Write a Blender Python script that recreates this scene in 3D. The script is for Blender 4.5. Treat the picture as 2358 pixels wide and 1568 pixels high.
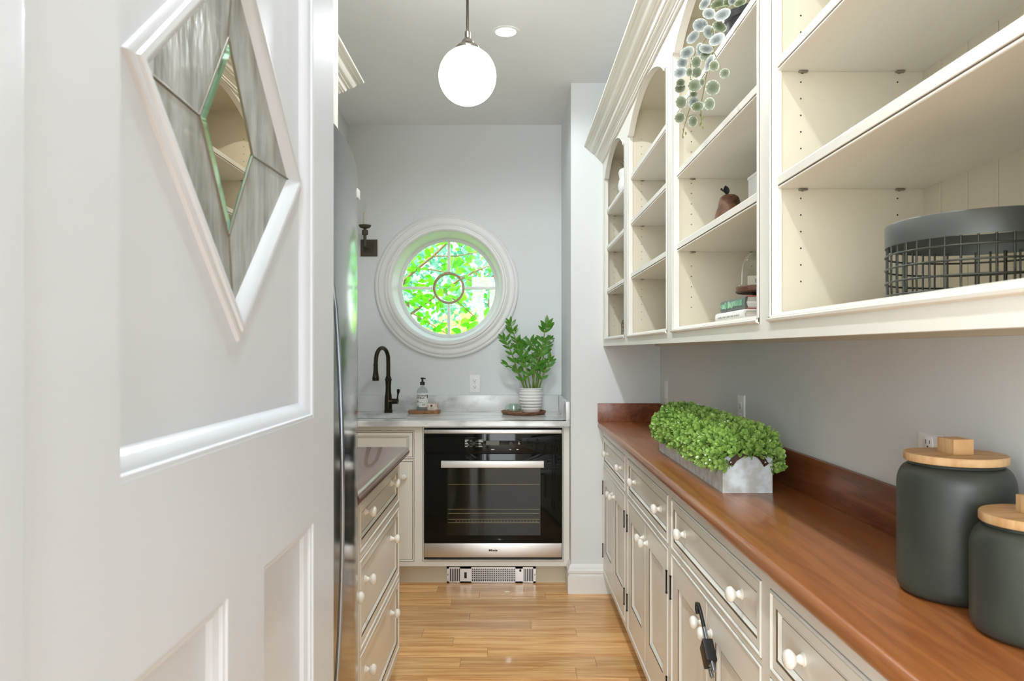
import bpy, bmesh, math, random
from mathutils import Vector, Matrix
random.seed(7)
SC = bpy.context.scene
for o in list(bpy.data.objects): bpy.data.objects.remove(o)
COL = SC.collection
R = math.radians
# ------------------------------------------------------------------ camera, world, light, exposure
F = 1700.0; VX = 1175.0; VY = 807.0; CH = 1.30       # focal length in pixels, vanishing point, camera height
cd = bpy.data.cameras.new('camera'); cam = bpy.data.objects.new('camera', cd); COL.objects.link(cam)
cd.sensor_width = 36; cd.lens = F*36/2358; cd.shift_x = 4/2358; cd.shift_y = 23/2358; cd.clip_start = .02
cam.location = (0, 0, CH); cam.rotation_euler = (R(90), 0, 0); SC.camera = cam
cd.dof.use_dof = True; cd.dof.focus_distance = 2.6; cd.dof.aperture_fstop = 11
SC.view_settings.view_transform = 'Standard'; SC.view_settings.look = 'None'
SC.view_settings.gamma = 1; SC.view_settings.use_curve_mapping = False; SC.view_settings.exposure = 0.31
w = bpy.data.worlds.new('sky'); SC.world = w; w.use_nodes = True
nt = w.node_tree; bg = nt.nodes['Background']
tc = nt.nodes.new('ShaderNodeTexCoord'); sp = nt.nodes.new('ShaderNodeSeparateXYZ'); cr = nt.nodes.new('ShaderNodeValToRGB')
nt.links.new(tc.outputs['Generated'], sp.inputs[0]); nt.links.new(sp.outputs['Z'], cr.inputs[0]); nt.links.new(cr.outputs[0], bg.inputs[0])
cr.color_ramp.elements[0].position = .0; cr.color_ramp.elements[0].color = (.95, 1, .97, 1)
cr.color_ramp.elements[1].position = .9; cr.color_ramp.elements[1].color = (.55, .8, 1, 1)
bg.inputs[1].default_value = 1.6
def lamp(name, kind, loc, rot, energy, color=(1, 1, 1), **kw):
    d = bpy.data.lights.new(name, kind); d.energy = energy; d.color = color
    for k, v in kw.items(): setattr(d, k, v)
    o = bpy.data.objects.new(name, d); o.location = loc; o.rotation_euler = rot; COL.objects.link(o); return o
lamp('sun', 'SUN', (-4, 6, 8), (R(22), R(-38), 0), 5.5, (1, .96, .86), angle=.01)
# added fill from behind the camera: area lamps with no real window
# (one by the rear wall, one by the kitchen's left wall)
lamp('kitchen_fill_light', 'AREA', (-.6, -3.35, 1.55), (R(90), 0, 0), 130, (.84, .93, 1), shape='RECTANGLE', size=2.6, size_y=2.1)
lamp('kitchen_fill_light', 'AREA', (-2.9, -1.5, 1.35), (R(90), 0, R(-70)), 70, (.84, .93, 1), shape='RECTANGLE', size=2.2, size_y=2.1)
CANS = [(-.02, 3.32), (-.02, 2.10), (-.02, .86), (-.02, -1.5)]  # second and last cans are out of view, added as fill light
for (cx, cy), pw in zip(CANS, (19, 42, 28, 50)):
    lamp('ceiling_can_light', 'SPOT', (cx, cy, 2.722), (0, 0, 0), pw, (.88, .95, 1), spot_size=R(165), spot_blend=.35, shadow_soft_size=.035)

# ------------------------------------------------------------------ helpers
def P(px, py, Y): return Vector(((px-VX)/F*Y, Y, CH-(py-VY)/F*Y))
def lin(c): return tuple(((v/255+.055)/1.055)**2.4 if v > 10 else v/255/12.92 for v in c)
MAT = {}
def mat(name, col, rough=.5, metal=0, noise=None, bump=None, trans=0, ior=1.45, coat=0, alpha=1, emis=None, spec=.5, srgb=True, sss=0):
    """noise=(second colour, scale vector, detail, contrast lo, hi); bump=(scale vector, strength)"""
    m = bpy.data.materials.new(name); m.use_nodes = True; n = m.node_tree.nodes; l = m.node_tree.links
    b = n['Principled BSDF']; c1 = (lin(col) if srgb else col)
    b.inputs['Base Color'].default_value = (*c1, 1); b.inputs['Roughness'].default_value = rough
    b.inputs['Metallic'].default_value = metal; b.inputs['IOR'].default_value = ior
    b.inputs['Transmission Weight'].default_value = trans; b.inputs['Coat Weight'].default_value = coat
    b.inputs['Alpha'].default_value = alpha; b.inputs['Specular IOR Level'].default_value = spec
    if emis: b.inputs['Emission Color'].default_value = (*emis[0], 1); b.inputs['Emission Strength'].default_value = emis[1]
    if noise or bump: t = n.new('ShaderNodeTexCoord')
    if noise:
        mp = n.new('ShaderNodeMapping'); mp.inputs['Scale'].default_value = noise[1]; l.new(t.outputs['Object'], mp.inputs[0])
        nz = n.new('ShaderNodeTexNoise'); nz.inputs['Scale'].default_value = 1; nz.inputs['Detail'].default_value = noise[2]; l.new(mp.outputs[0], nz.inputs[0])
        r = n.new('ShaderNodeValToRGB'); r.color_ramp.elements[0].position = noise[3]; r.color_ramp.elements[1].position = noise[4]
        r.color_ramp.elements[0].color = (*lin(noise[0]), 1); r.color_ramp.elements[1].color = (*c1, 1)
        l.new(nz.outputs[0], r.inputs[0]); l.new(r.outputs[0], b.inputs['Base Color'])
    if bump:
        mp = n.new('ShaderNodeMapping'); mp.inputs['Scale'].default_value = bump[0]; l.new(t.outputs['Object'], mp.inputs[0])
        nz = n.new('ShaderNodeTexNoise'); nz.inputs['Scale'].default_value = 1; nz.inputs['Detail'].default_value = 3; l.new(mp.outputs[0], nz.inputs[0])
        bp = n.new('ShaderNodeBump'); bp.inputs['Strength'].default_value = bump[1]; bp.inputs['Distance'].default_value = .003
        l.new(nz.outputs[0], bp.inputs['Height']); l.new(bp.outputs[0], b.inputs['Normal'])
    MAT[name] = m; return m
def wood(name, c1, c2, axis_scale, rough=.35, coat=0, rnd=0.0, wave=0):
    m = mat(name, c1, rough, coat=coat); n = m.node_tree.nodes; l = m.node_tree.links; b = n['Principled BSDF']
    t = n.new('ShaderNodeTexCoord'); mp = n.new('ShaderNodeMapping'); mp.inputs['Scale'].default_value = axis_scale
    oi = n.new('ShaderNodeObjectInfo'); add = n.new('ShaderNodeVectorMath'); add.operation = 'ADD'
    sc = n.new('ShaderNodeMath'); sc.operation = 'MULTIPLY'; sc.inputs[1].default_value = 37 if rnd else 0
    l.new(oi.outputs['Random'], sc.inputs[0]); l.new(t.outputs['Object'], mp.inputs[0]); l.new(mp.outputs[0], add.inputs[0]); l.new(sc.outputs[0], add.inputs[1])
    nz = n.new('ShaderNodeTexNoise'); nz.inputs['Scale'].default_value = 1; nz.inputs['Detail'].default_value = 6; nz.inputs['Distortion'].default_value = 1.2; l.new(add.outputs[0], nz.inputs[0])
    n2 = n.new('ShaderNodeTexNoise'); n2.inputs['Scale'].default_value = 6; n2.inputs['Detail'].default_value = 4; l.new(add.outputs[0], n2.inputs[0])
    mx = n.new('ShaderNodeMath'); mx.operation = 'MULTIPLY_ADD'; mx.inputs[1].default_value = .35; l.new(n2.outputs[0], mx.inputs[0]); l.new(nz.outputs[0], mx.inputs[2])
    r = n.new('ShaderNodeValToRGB'); r.color_ramp.elements[0].position = .5; r.color_ramp.elements[1].position = .8
    r.color_ramp.elements[0].color = (*lin(c2), 1); r.color_ramp.elements[1].color = (*lin(c1), 1); l.new(mx.outputs[0], r.inputs[0])
    hv = n.new('ShaderNodeHueSaturation'); l.new(r.outputs[0], hv.inputs['Color'])
    if rnd:
        mr = n.new('ShaderNodeMapRange'); mr.inputs[3].default_value = 1-rnd; mr.inputs[4].default_value = 1+rnd; l.new(oi.outputs['Random'], mr.inputs[0]); l.new(mr.outputs[0], hv.inputs['Value'])
    l.new(hv.outputs[0], b.inputs['Base Color'])
    return m
def tag(o, label=None, cat=None, group=None, kind=None):
    for k, v in (('label', label), ('category', cat), ('group', group), ('kind', kind)):
        if v: o[k] = v
    return o
def empty(name, loc, label, cat, group=None, kind=None):
    o = bpy.data.objects.new(name, None); o.location = loc; o.empty_display_size = .05; COL.objects.link(o)
    if kind: tag(o, label, cat, group, kind)
    else: tag(o, label, cat, group)
    return o
def setparent(o, par):
    o.parent = par
    if par is not None and par.type == 'EMPTY': o.matrix_parent_inverse = Matrix.Translation(par.location).inverted()
class MB:
    def __init__(s): s.bm = bmesh.new(); s.mi = 0
    def v(s, p): return s.bm.verts.new(p)
    def f(s, vs, mi=None):
        try: fc = s.bm.faces.new(vs); fc.material_index = s.mi if mi is None else mi; return fc
        except ValueError: return None
    def box(s, x0, x1, y0, y1, z0, z1, bev=0, M=None):
        g = bmesh.ops.create_cube(s.bm, size=1); vs = g['verts']
        for q in vs: q.co = Vector(((x0+x1)/2+q.co.x*(x1-x0), (y0+y1)/2+q.co.y*(y1-y0), (z0+z1)/2+q.co.z*(z1-z0)))
        fs = {fc for q in vs for fc in q.link_faces}
        if bev:
            es = list({e for q in vs for e in q.link_edges})
            g = bmesh.ops.bevel(s.bm, geom=es, offset=bev, segments=2, affect='EDGES', profile=.6)
            fs = set(g['faces']) | {fc for q in g['verts'] for fc in q.link_faces}; vs = list({q for fc in fs for q in fc.verts})
        for fc in fs: fc.material_index = s.mi
        if M is not None:
            for q in vs: q.co = M @ q.co
        return s
    def lathe(s, prof, c=(0, 0, 0), axis='Z', n=32, M=None, flute=0, closed=False):
        """prof: list of (radius, height[, material])"""
        c = Vector(c); rings = []
        for pr in prof:
            r, h = pr[0], pr[1]; ring = []
            if r < 1e-6: pts = [(0, 0)]
            else:
                pts = []
                for k in range(n):
                    rr = r*(1+flute*math.cos(k*math.pi)) if flute else r
                    pts.append((rr*math.cos(2*math.pi*k/n), rr*math.sin(2*math.pi*k/n)))
            for a, b in pts:
                q = Vector((a, b, h)) if axis == 'Z' else (Vector((h, a, b)) if axis == 'X' else Vector((b, h, a)))
                q = q+c
                ring.append(s.v(M @ q if M is not None else q))
            rings.append(ring)
        for i in range(len(rings)-1):
            A, B_ = rings[i], rings[i+1]; mi = prof[i+1][2] if len(prof[i+1]) > 2 else s.mi
            for k in range(n):
                k2 = (k+1) % n
                if len(A) == 1 and len(B_) == 1: continue
                if len(A) == 1: s.f([A[0], B_[k], B_[k2]], mi)
                elif len(B_) == 1: s.f([A[k], A[k2], B_[0]], mi)
                else: s.f([A[k], A[k2], B_[k2], B_[k]], mi)
        return s
    def tube(s, pts, r, n=8, caps=True, flat=None):
        pts = [Vector(p) for p in pts]; rings = []
        rr = r if isinstance(r, (list, tuple)) else [r]*len(pts)
        up = None
        for i, p in enumerate(pts):
            d = (pts[min(i+1, len(pts)-1)]-pts[max(i-1, 0)]).normalized()
            if up is None:
                a = Vector((0, 0, 1)) if abs(d.z) < .9 else Vector((0, 1, 0)); up = (a-d*a.dot(d)).normalized()
            else: up = (up-d*up.dot(d)).normalized()
            sd = d.cross(up); fl = flat or 1
            rings.append([s.v(p+(up*math.cos(2*math.pi*k/n)*fl+sd*math.sin(2*math.pi*k/n))*rr[i]) for k in range(n)])
        for i in range(len(rings)-1):
            for k in range(n): s.f([rings[i][k], rings[i][(k+1) % n], rings[i+1][(k+1) % n], rings[i+1][k]])
        if caps: s.f(rings[0][::-1]); s.f(rings[-1])
        return s
    def extrude(s, poly, m, w0, w1):
        """poly of (u,v); m(u,v,w)->xyz"""
        a = [s.v(m(u, v, w0)) for u, v in poly]; b = [s.v(m(u, v, w1)) for u, v in poly]; n = len(poly)
        s.f(a[::-1]); s.f(b)
        for k in range(n): s.f([a[k], a[(k+1) % n], b[(k+1) % n], b[k]])
        return s
    def nest(s, poly, loops, m, cap=True, capback=False):
        """loops: (inset, w[, material]) rings offset inwards from the convex ccw polygon"""
        prev = None
        for lp in loops:
            ring = [s.v(m(u, v, lp[1])) for u, v in inset(poly, lp[0])]
            if prev is None and capback: s.f(ring[::-1])
            if prev:
                mi = lp[2] if len(lp) > 2 else s.mi
                for k in range(len(ring)): s.f([prev[k], prev[(k+1) % len(ring)], ring[(k+1) % len(ring)], ring[k]], mi)
            prev = ring
        if cap: s.f(prev)
        return s
    def sweep(s, prof, m, t0, t1):
        """open profile (a,b) swept from t0 to t1: m(a,b,t), with end caps"""
        a = [s.v(m(p, q, t0)) for p, q in prof]; b = [s.v(m(p, q, t1)) for p, q in prof]; n = len(prof)
        for k in range(n): s.f([a[k], a[(k+1) % n], b[(k+1) % n], b[k]])
        s.f(a[::-1]); s.f(b); return s
    def build(s, name, mats, par=None, smooth=35, label=None, cat=None, group=None, kind=None, origin=None, keepnormals=False):
        bm = s.bm
        if not keepnormals: bmesh.ops.recalc_face_normals(bm, faces=bm.faces)
        me = bpy.data.meshes.new(name)
        loc = Vector((0, 0, 0))
        if par is None and origin is None and len(bm.verts):
            lo = [min(q.co[i] for q in bm.verts) for i in range(3)]; hi = [max(q.co[i] for q in bm.verts) for i in range(3)]
            loc = Vector(((lo[0]+hi[0])/2, (lo[1]+hi[1])/2, lo[2]))
        elif origin is not None: loc = Vector(origin)
        if loc.length: bmesh.ops.translate(bm, verts=bm.verts, vec=-loc)
        bm.to_mesh(me); bm.free()
        for mm in (mats if isinstance(mats, (list, tuple)) else [mats]): me.materials.append(MAT[mm] if isinstance(mm, str) else mm)
        if smooth:
            me.shade_smooth(); me.set_sharp_from_angle(angle=R(smooth))
        o = bpy.data.objects.new(name, me); COL.objects.link(o); o.location = loc
        if par is not None: setparent(o, par)
        return tag(o, label, cat, group, kind)
def inset(poly, d):
    n = len(poly); out = []
    for i in range(n):
        p0 = Vector(poly[i-1]); p1 = Vector(poly[i]); p2 = Vector(poly[(i+1) % n])
        e1 = (p1-p0).normalized(); e2 = (p2-p1).normalized(); n1 = Vector((-e1.y, e1.x)); n2 = Vector((-e2.y, e2.x))
        b = (n1+n2); b = b/max(b.dot(n1), 1e-6); q = p1+b*d; out.append((q.x, q.y))
    return out
def rect(u0, u1, v0, v1): return [(u0, v0), (u1, v0), (u1, v1), (u0, v1)]
def inst(me, name, par, loc, rot=(0, 0, 0), scale=1, label=None, kind=None):
    o = bpy.data.objects.new(name, me); COL.objects.link(o)
    if par is not None: setparent(o, par)
    o.location = loc; o.rotation_euler = rot; o.scale = (scale,)*3 if not isinstance(scale, tuple) else scale
    return tag(o, label, None, None, kind)
def meshof(o):
    me = o.data; bpy.data.objects.remove(o); return me
def struct(mb, name, mats, par=None, smooth=35, label=None): return mb.build(name, mats, par, smooth, kind='structure', origin=(0, 0, 0) if par is None else None, label=label)
def text(s, name, size, material, par, m, bold=0, xs=1, align='LEFT', label=None, depth=.0004):
    c = bpy.data.curves.new(name, 'FONT'); c.body = s; c.size = size; c.offset = bold; c.extrude = 0; c.align_x = align; c.resolution_u = 3
    o = bpy.data.objects.new(name, c); COL.objects.link(o); bpy.context.view_layer.update()
    me = bpy.data.meshes.new_from_object(o.evaluated_get(bpy.context.evaluated_depsgraph_get())); bpy.data.objects.remove(o)
    for q in me.vertices: q.co = m(q.co.x*xs, q.co.y, depth)
    me.materials.clear(); me.materials.append(MAT[material]); me.name = name
    t = bpy.data.objects.new(name, me); COL.objects.link(t)
    if par is not None: setparent(t, par)
    return tag(t, label)

# ------------------------------------------------------------------ materials
mat('wall_paint', (229, 232, 231), .75, bump=((60, 60, 60), .04))
mat('ceiling_paint', (246, 246, 246), .85)
mat('door_paint', (212, 218, 226), .3, coat=.15)
mat('trim_paint', (238, 238, 235), .35)
mat('cream', (238, 235, 225), .32, coat=.1)
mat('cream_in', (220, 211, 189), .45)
mat('glaze', (96, 76, 52), .6)
mat('glaze_dark', (52, 42, 32), .6)
mat('knob_white', (242, 238, 228), .18, coat=.5)
mat('iron', (28, 27, 25), .45, metal=.5)
mat('black', (22, 22, 22), .4)
mat('hole', (40, 32, 24), .8)
mat('steel', (218, 218, 217), .34, metal=1, bump=((3, 300, 300), .02))
mat('steel_fridge', (150, 151, 150), .13, metal=1, bump=((1, 6, 2.2), .10))
mat('steel_handle', (168, 176, 190), .2, metal=1)
mat('nickel', (158, 150, 140), .3, metal=1)
mat('bronze', (58, 52, 42), .28, metal=.85)
mat('bronze_dull', (84, 78, 66), .5, metal=.6)
mat('plate_white', (246, 246, 244), .35)
mat('socket', (205, 203, 198), .4)
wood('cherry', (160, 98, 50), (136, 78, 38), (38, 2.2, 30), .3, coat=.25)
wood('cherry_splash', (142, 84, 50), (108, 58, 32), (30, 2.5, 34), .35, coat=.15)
wood('cherry_left', (128, 92, 76), (100, 66, 52), (30, 2.2, 30), .25, coat=.4)
wood('oak_floor', (248, 200, 136), (210, 146, 82), (2.0, 34, 20), .32, coat=.15, rnd=.17)
wood('lid_wood', (214, 176, 128), (190, 146, 96), (8, 40, 8), .5)
wood('tray_wood', (150, 104, 70), (104, 64, 40), (9, 40, 20), .5)
wood('board_wood', (176, 128, 84), (122, 76, 40), (12, 40, 20), .5)
wood('walnut', (122, 86, 62), (72, 46, 32), (18, 18, 40), .35)
mat('marble', (232, 232, 229), .18, noise=((186, 186, 182), (5, 9, 9), 9, .38, .52), coat=.2)
mat('ceramic_green', (62, 68, 58), .42, noise=((54, 58, 54), (14, 14, 6), 3, .35, .65))
mat('ceramic_white', (236, 234, 230), .3)
mat('zinc', (226, 234, 236), .35, noise=((196, 196, 190), (28, 28, 28), 6, .38, .62))
mat('leather', (74, 48, 38), .5)
mat('glass_black', (17, 18, 15), .04, spec=.28)
mat('glass_window', (30, 30, 22), .04, spec=.3)
mat('wire', (70, 72, 66), .35, metal=.7)
mat('band_metal', (84, 88, 84), .4, metal=.4)
mat('paper', (236, 232, 224), .7, noise=((200, 194, 186), (4, 4, 400), 2, .4, .6))
mat('book_grey', (92, 96, 92), .3)
mat('foil_green', (96, 150, 130), .2, metal=.6, noise=((176, 206, 190), (40, 60, 40), 3, .4, .6))
mat('book_red', (168, 92, 80), .5)
mat('book_white', (238, 236, 232), .4)
mat('print_grey', (150, 148, 144), .6)
mat('card', (232, 222, 206), .6)
mat('ink', (26, 25, 24), .6)
mat('oven_print', (214, 214, 206), .5)
mat('oven_display', (92, 96, 88), .3)
mat('soap_pink', (206, 168, 150), .5, noise=((236, 226, 214), (60, 60, 60), 2, .45, .5))
mat('teal_cap', (96, 140, 142), .4)
mat('amber', (176, 110, 66), .2, alpha=.9)
mat('candle_white', (214, 210, 196), .5)
mat('rack', (150, 142, 104), .4, metal=1)
mat('steel_bright', (232, 232, 230), .35, metal=.5)
mat('pot_black', (46, 46, 46), .3)
mat('soil', (46, 38, 30), .9)
mat('stem_green', (112, 132, 52), .5)
mat('vine_green', (138, 142, 88), .5)
mat('zz_leaf', (46, 96, 20), .25, noise=((74, 132, 34), (14, 14, 14), 2, .4, .7), coat=.2)
mat('box_leaf', (102, 144, 50), .26, coat=.25, noise=((168, 202, 106), (18, 18, 18), 3, .4, .7))
mat('bark', (150, 122, 84), .8)
mat('bar_tan', (176, 146, 112), .4)
mat('outdoor_grass', (120, 170, 70), .9)
mat('lead', (128, 124, 114), .35, metal=.6)
def glassmat(name, col, rough, mirror, tint=1.0, bump=None, rcol=(1, 1, 1)):
    m = bpy.data.materials.new(name); m.use_nodes = True; n = m.node_tree.nodes; l = m.node_tree.links; n.clear()
    out = n.new('ShaderNodeOutputMaterial'); g = n.new('ShaderNodeBsdfGlossy'); t = n.new('ShaderNodeBsdfTransparent'); mx = n.new('ShaderNodeMixShader')
    g.inputs['Roughness'].default_value = rough; g.inputs['Color'].default_value = (*rcol, 1); t.inputs['Color'].default_value = (*col, 1)
    lw = n.new('ShaderNodeLayerWeight'); lw.inputs[0].default_value = .5; fr = n.new('ShaderNodeMath'); fr.operation = 'POWER'; fr.inputs[1].default_value = 4; l.new(lw.outputs['Facing'], fr.inputs[0]); ad = n.new('ShaderNodeMath'); ad.operation = 'ADD'; ad.use_clamp = True; ad.inputs[1].default_value = mirror+.04
    l.new(fr.outputs[0], ad.inputs[0]); l.new(ad.outputs[0], mx.inputs[0]); l.new(t.outputs[0], mx.inputs[1]); l.new(g.outputs[0], mx.inputs[2]); l.new(mx.outputs[0], out.inputs[0])
    MAT[name] = m
glassmat('clear_glass', (.96, .98, .97), .0, .0)
glassmat('pane_glass', (.98, 1, .99), .0, .0)
glassmat('bottle_glass', (.86, .88, .88), .02, .03)
glassmat('green_glass', (.84, .93, .89), .03, .08)
glassmat('door_clear', (.34, .32, .28), .0, .62, rcol=(.74, .66, .55))
glassmat('bevel_glass', (.30, .62, .48), .03, .45, rcol=(.55, .85, .7))
def streaky(name):
    m = mat(name, (122, 124, 116), .28, noise=((170, 174, 172), (30, 34, 9), 7, .38, .62), bump=((40, 60, 14), .9), spec=.7, coat=.3)
    return m
streaky('streaky_glass')
def leafmat(name, c1, c2, trans=.45, rough=.4, scale=3.0):
    m = bpy.data.materials.new(name); m.use_nodes = True; n = m.node_tree.nodes; l = m.node_tree.links; n.clear()
    out = n.new('ShaderNodeOutputMaterial'); d = n.new('ShaderNodeBsdfDiffuse'); t = n.new('ShaderNodeBsdfTranslucent'); mx = n.new('ShaderNodeMixShader'); mx.inputs[0].default_value = trans
    oi = n.new('ShaderNodeObjectInfo'); tc = n.new('ShaderNodeTexCoord'); nz = n.new('ShaderNodeTexNoise'); nz.inputs['Scale'].default_value = scale; l.new(tc.outputs['Object'], nz.inputs[0])
    ad = n.new('ShaderNodeMath'); ad.operation = 'MULTIPLY_ADD'; ad.inputs[1].default_value = .5; l.new(oi.outputs['Random'], ad.inputs[0]); l.new(nz.outputs[0], ad.inputs[2])
    r = n.new('ShaderNodeValToRGB'); r.color_ramp.elements[0].position = .45; r.color_ramp.elements[1].position = .95
    r.color_ramp.elements[0].color = (*lin(c1), 1); r.color_ramp.elements[1].color = (*lin(c2), 1); l.new(ad.outputs[0], r.inputs[0])
    l.new(r.outputs[0], d.inputs[0]); l.new(r.outputs[0], t.inputs[0]); l.new(d.outputs[0], mx.inputs[1]); l.new(t.outputs[0], mx.inputs[2]); l.new(mx.outputs[0], out.inputs[0]); MAT[name] = m
leafmat('tree_leaf', (88, 196, 20), (150, 232, 50))
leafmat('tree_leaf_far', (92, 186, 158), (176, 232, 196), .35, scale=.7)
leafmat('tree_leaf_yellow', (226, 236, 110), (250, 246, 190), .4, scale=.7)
# variegated leaf: pale edge, grey green middle (uses the leaf's own object coordinates: radius from its centre)
def varieg(name, mid, speck):
    m = mat(name, (206, 210, 202), .4); n = m.node_tree.nodes; l = m.node_tree.links; b = n['Principled BSDF']
    t = n.new('ShaderNodeTexCoord'); nz = n.new('ShaderNodeTexNoise'); nz.inputs['Scale'].default_value = 3.2; nz.inputs['Detail'].default_value = 6; l.new(t.outputs['Object'], nz.inputs[0])
    ln = n.new('ShaderNodeVectorMath'); ln.operation = 'LENGTH'; l.new(t.outputs['Object'], ln.inputs[0])
    ad = n.new('ShaderNodeMath'); ad.operation = 'MULTIPLY_ADD'; ad.inputs[1].default_value = .55; l.new(nz.outputs[0], ad.inputs[0]); l.new(ln.outputs['Value'], ad.inputs[2]); sc_ = n.new('ShaderNodeMath'); sc_.operation = 'MULTIPLY'; sc_.inputs[1].default_value = .8; l.new(ad.outputs[0], sc_.inputs[0]); ad = sc_
    r = n.new('ShaderNodeValToRGB'); e = r.color_ramp.elements; e[0].position = .45; e[0].color = (*lin(mid), 1); e[1].position = 1.0; e[1].color = (*lin((214, 218, 206)), 1)
    e2 = r.color_ramp.elements.new(.9); e2.color = (*lin(speck), 1); l.new(ad.outputs[0], r.inputs[0]); l.new(r.outputs[0], b.inputs['Base Color'])
varieg('leaf_silver', (92, 100, 96), (164, 172, 168))
varieg('leaf_sage', (78, 88, 52), (128, 138, 110))
mat('globe_glow', (255, 255, 255), .3, emis=((.95, .975, 1), 3.4))
mat('can_glow', (255, 255, 255), .3, emis=((.97, .98, 1), 10.0))

# ------------------------------------------------------------------ the room
XL, XR, YB, YP, XP, ZC = -1.028, .804, 4.70, 3.96, .3256, 2.735
YR = -3.5; XK = 3.0; YD = .25     # the kitchen behind the camera is wider than the pantry
mb = MB(); mb.box(-XK-.15, XK+.15, YR-.15, YB+.2, -.12, -.02); floor = struct(mb, 'floor', 'glaze')
# oak boards, each its own plank
rows = {}
def jx(px, Y): return (px-VX)/F*Y
J = {3: [1008], 2: [1104, 1255.7], 1: [1040], 0: [1324], -1: [1082], -2: [1223], -3: [973.7, 1327], -4: [1043.5], -5: [1122.7], -6: [1060, 1371.5], -7: [1327]}
pm = {}
k = 4; PW = .105; Y0 = 3.663
rp = random.Random(3)
while True:
    ya = Y0+PW*k
    if ya < -.35: break
    yb = ya+PW
    js = [jx(p, (ya+yb)/2) for p in J.get(k, [])]
    if not js: js = [rp.uniform(-.9, -.1), rp.uniform(.1, .5)] if k > -20 else [rp.uniform(-.6, .4)]
    xs = [XL]+sorted(js)+[XR]
    for a, b in zip(xs[:-1], xs[1:]):
        m_ = MB(); L = b-a; z = -.02
        # chamfered plank, local coordinates about its own centre
        m_.nest(rect(-L/2+.0003, L/2-.0003, -PW/2+.0003, min(PW/2, 4.16-(ya+yb)/2 if yb > 4.16 else PW/2)-.0003), [(0, 0), (0, .0188), (.0009, .02)], lambda u, v, w: (u, v, w), capback=True)
        o = m_.build('plank', 'oak_floor', None, 0, origin=(0, 0, 0)); setparent(o, floor); o.location = ((a+b)/2, (ya+yb)/2, z+rp.uniform(-.0002, 0))
    k -= 1
# kitchen floor far behind the camera continues as one board field
mb = MB(); mb.box(-XK, XK, YR, ya+PW, -.02, 0); o = mb.build('floorboards', 'oak_floor', floor, 0, kind='stuff')
mb = MB(); mb.box(-XK-.15, XK+.15, YR-.15, YB+.35, ZC, ZC+.15)
ceiling = struct(mb, 'ceiling', 'ceiling_paint')
# back wall with the round opening
WX, WZ, WR = -.403, 1.709, .35
def wallhole(name, y, y2):
    mb = MB(); N = 72
    for yy, fl in ((y, 1), (y2, 0)):
        inner = [mb.v((WX+WR*math.cos(2*math.pi*i/N), yy, WZ+WR*math.sin(2*math.pi*i/N))) for i in range(N)]
        outer = []
        for i in range(N):
            c, s_ = math.cos(2*math.pi*i/N), math.sin(2*math.pi*i/N)
            x0, x1, z0, z1 = XL-.15, XR+.15, -.12, ZC+.02
            t = min([(x1-WX)/c if c > 1e-9 else 1e9, (x0-WX)/c if c < -1e-9 else 1e9, (z1-WZ)/s_ if s_ > 1e-9 else 1e9, (z0-WZ)/s_ if s_ < -1e-9 else 1e9])
            outer.append(mb.v((WX+t*c, yy, WZ+t*s_)))
        for i in range(N): mb.f([inner[i], inner[(i+1) % N], outer[(i+1) % N], outer[i]])
        for cx, cz in ((x0, z0), (x0, z1), (x1, z0), (x1, z1)):
            ang = math.atan2(cz-WZ, cx-WX) % (2*math.pi); i = int(ang/(2*math.pi)*N); mb.f([outer[i % N], mb.v((cx, yy, cz)), outer[(i+1) % N]])
    return struct(mb, name, 'wall_paint')
wallhole('wall_back', YB, YB+.19)
mb = MB(); mb.box(XR, XR+.12, YD, YP+.2, -.02, ZC); mb.box(XR+.12, XK+.12, YD-.12, YD, -.02, ZC); mb.box(XK, XK+.12, YR, YD-.12, -.02, ZC); struct(mb, 'wall_right', 'wall_paint')
mb = MB(); mb.box(XP, XR+.12, YP, YB, -.02, ZC); struct(mb, 'wall_column', 'wall_paint')
mb = MB(); mb.box(XL-.12, XL, YD, YB, -.02, ZC); mb.box(-XK-.12, XL-.12, YD-.12, YD, -.02, ZC); mb.box(-XK-.12, -XK, YR, YD-.12, -.02, ZC); struct(mb, 'wall_left', 'wall_paint')
mb = MB(); mb.box(-XK-.12, XK+.12, YR-.12, YR, -.02, ZC); struct(mb, 'wall_rear', 'wall_paint')
# baseboard around the column
bp = [(0, 0), (.018, 0), (.018, .095), (.013, .098), (.013, .108), (.018, .112), (.018, .124), (.012, .13), (.012, .138), (.007, .150), (.0, .155)]
mb = MB()
A = [(XP-.018, YB)]; 
def bbring(off): return [(XP-off, 4.10), (XP-off, YP-off), (.60, YP-off)]
prev = None
for off, z in bp[1:]:
    ring = [mb.v((x, y, z)) for x, y in bbring(off)]
    if prev:
        for i in range(2): mb.f([prev[i], prev[i+1], ring[i+1], ring[i]])
    prev = ring
struct(mb, 'baseboard_column', 'trim_paint')

# ------------------------------------------------------------------ round window
win = empty('window_1', (WX, YB, WZ), None, None, kind='structure')
def ylathe(mb, prof, cx=WX, cz=WZ, n=96):   # prof (r, y)
    rings = [[mb.v((cx+r*math.cos(2*math.pi*i/n), y, cz+r*math.sin(2*math.pi*i/n))) for i in range(n)] for r, y in prof]
    for a, b in zip(rings[:-1], rings[1:]):
        for i in range(n): mb.f([a[i], a[(i+1) % n], b[(i+1) % n], b[i]])
mb = MB(); ylathe(mb, [(.456, 4.70), (.457, 4.684), (.452, 4.678), (.446, 4.677), (.443, 4.682), (.438, 4.682), (.436, 4.677), (.424, 4.671), (.408, 4.675), (.397, 4.672), (.393, 4.666), (.386, 4.664), (.383, 4.669), (.376, 4.668), (.372, 4.658), (.362, 4.655), (.354, 4.658), (.350, 4.668), (.3465, 4.672), (.3455, 4.705), (.345, 4.72)])
mb.build('casing', 'trim_paint', win, 50, kind='structure')
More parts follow.
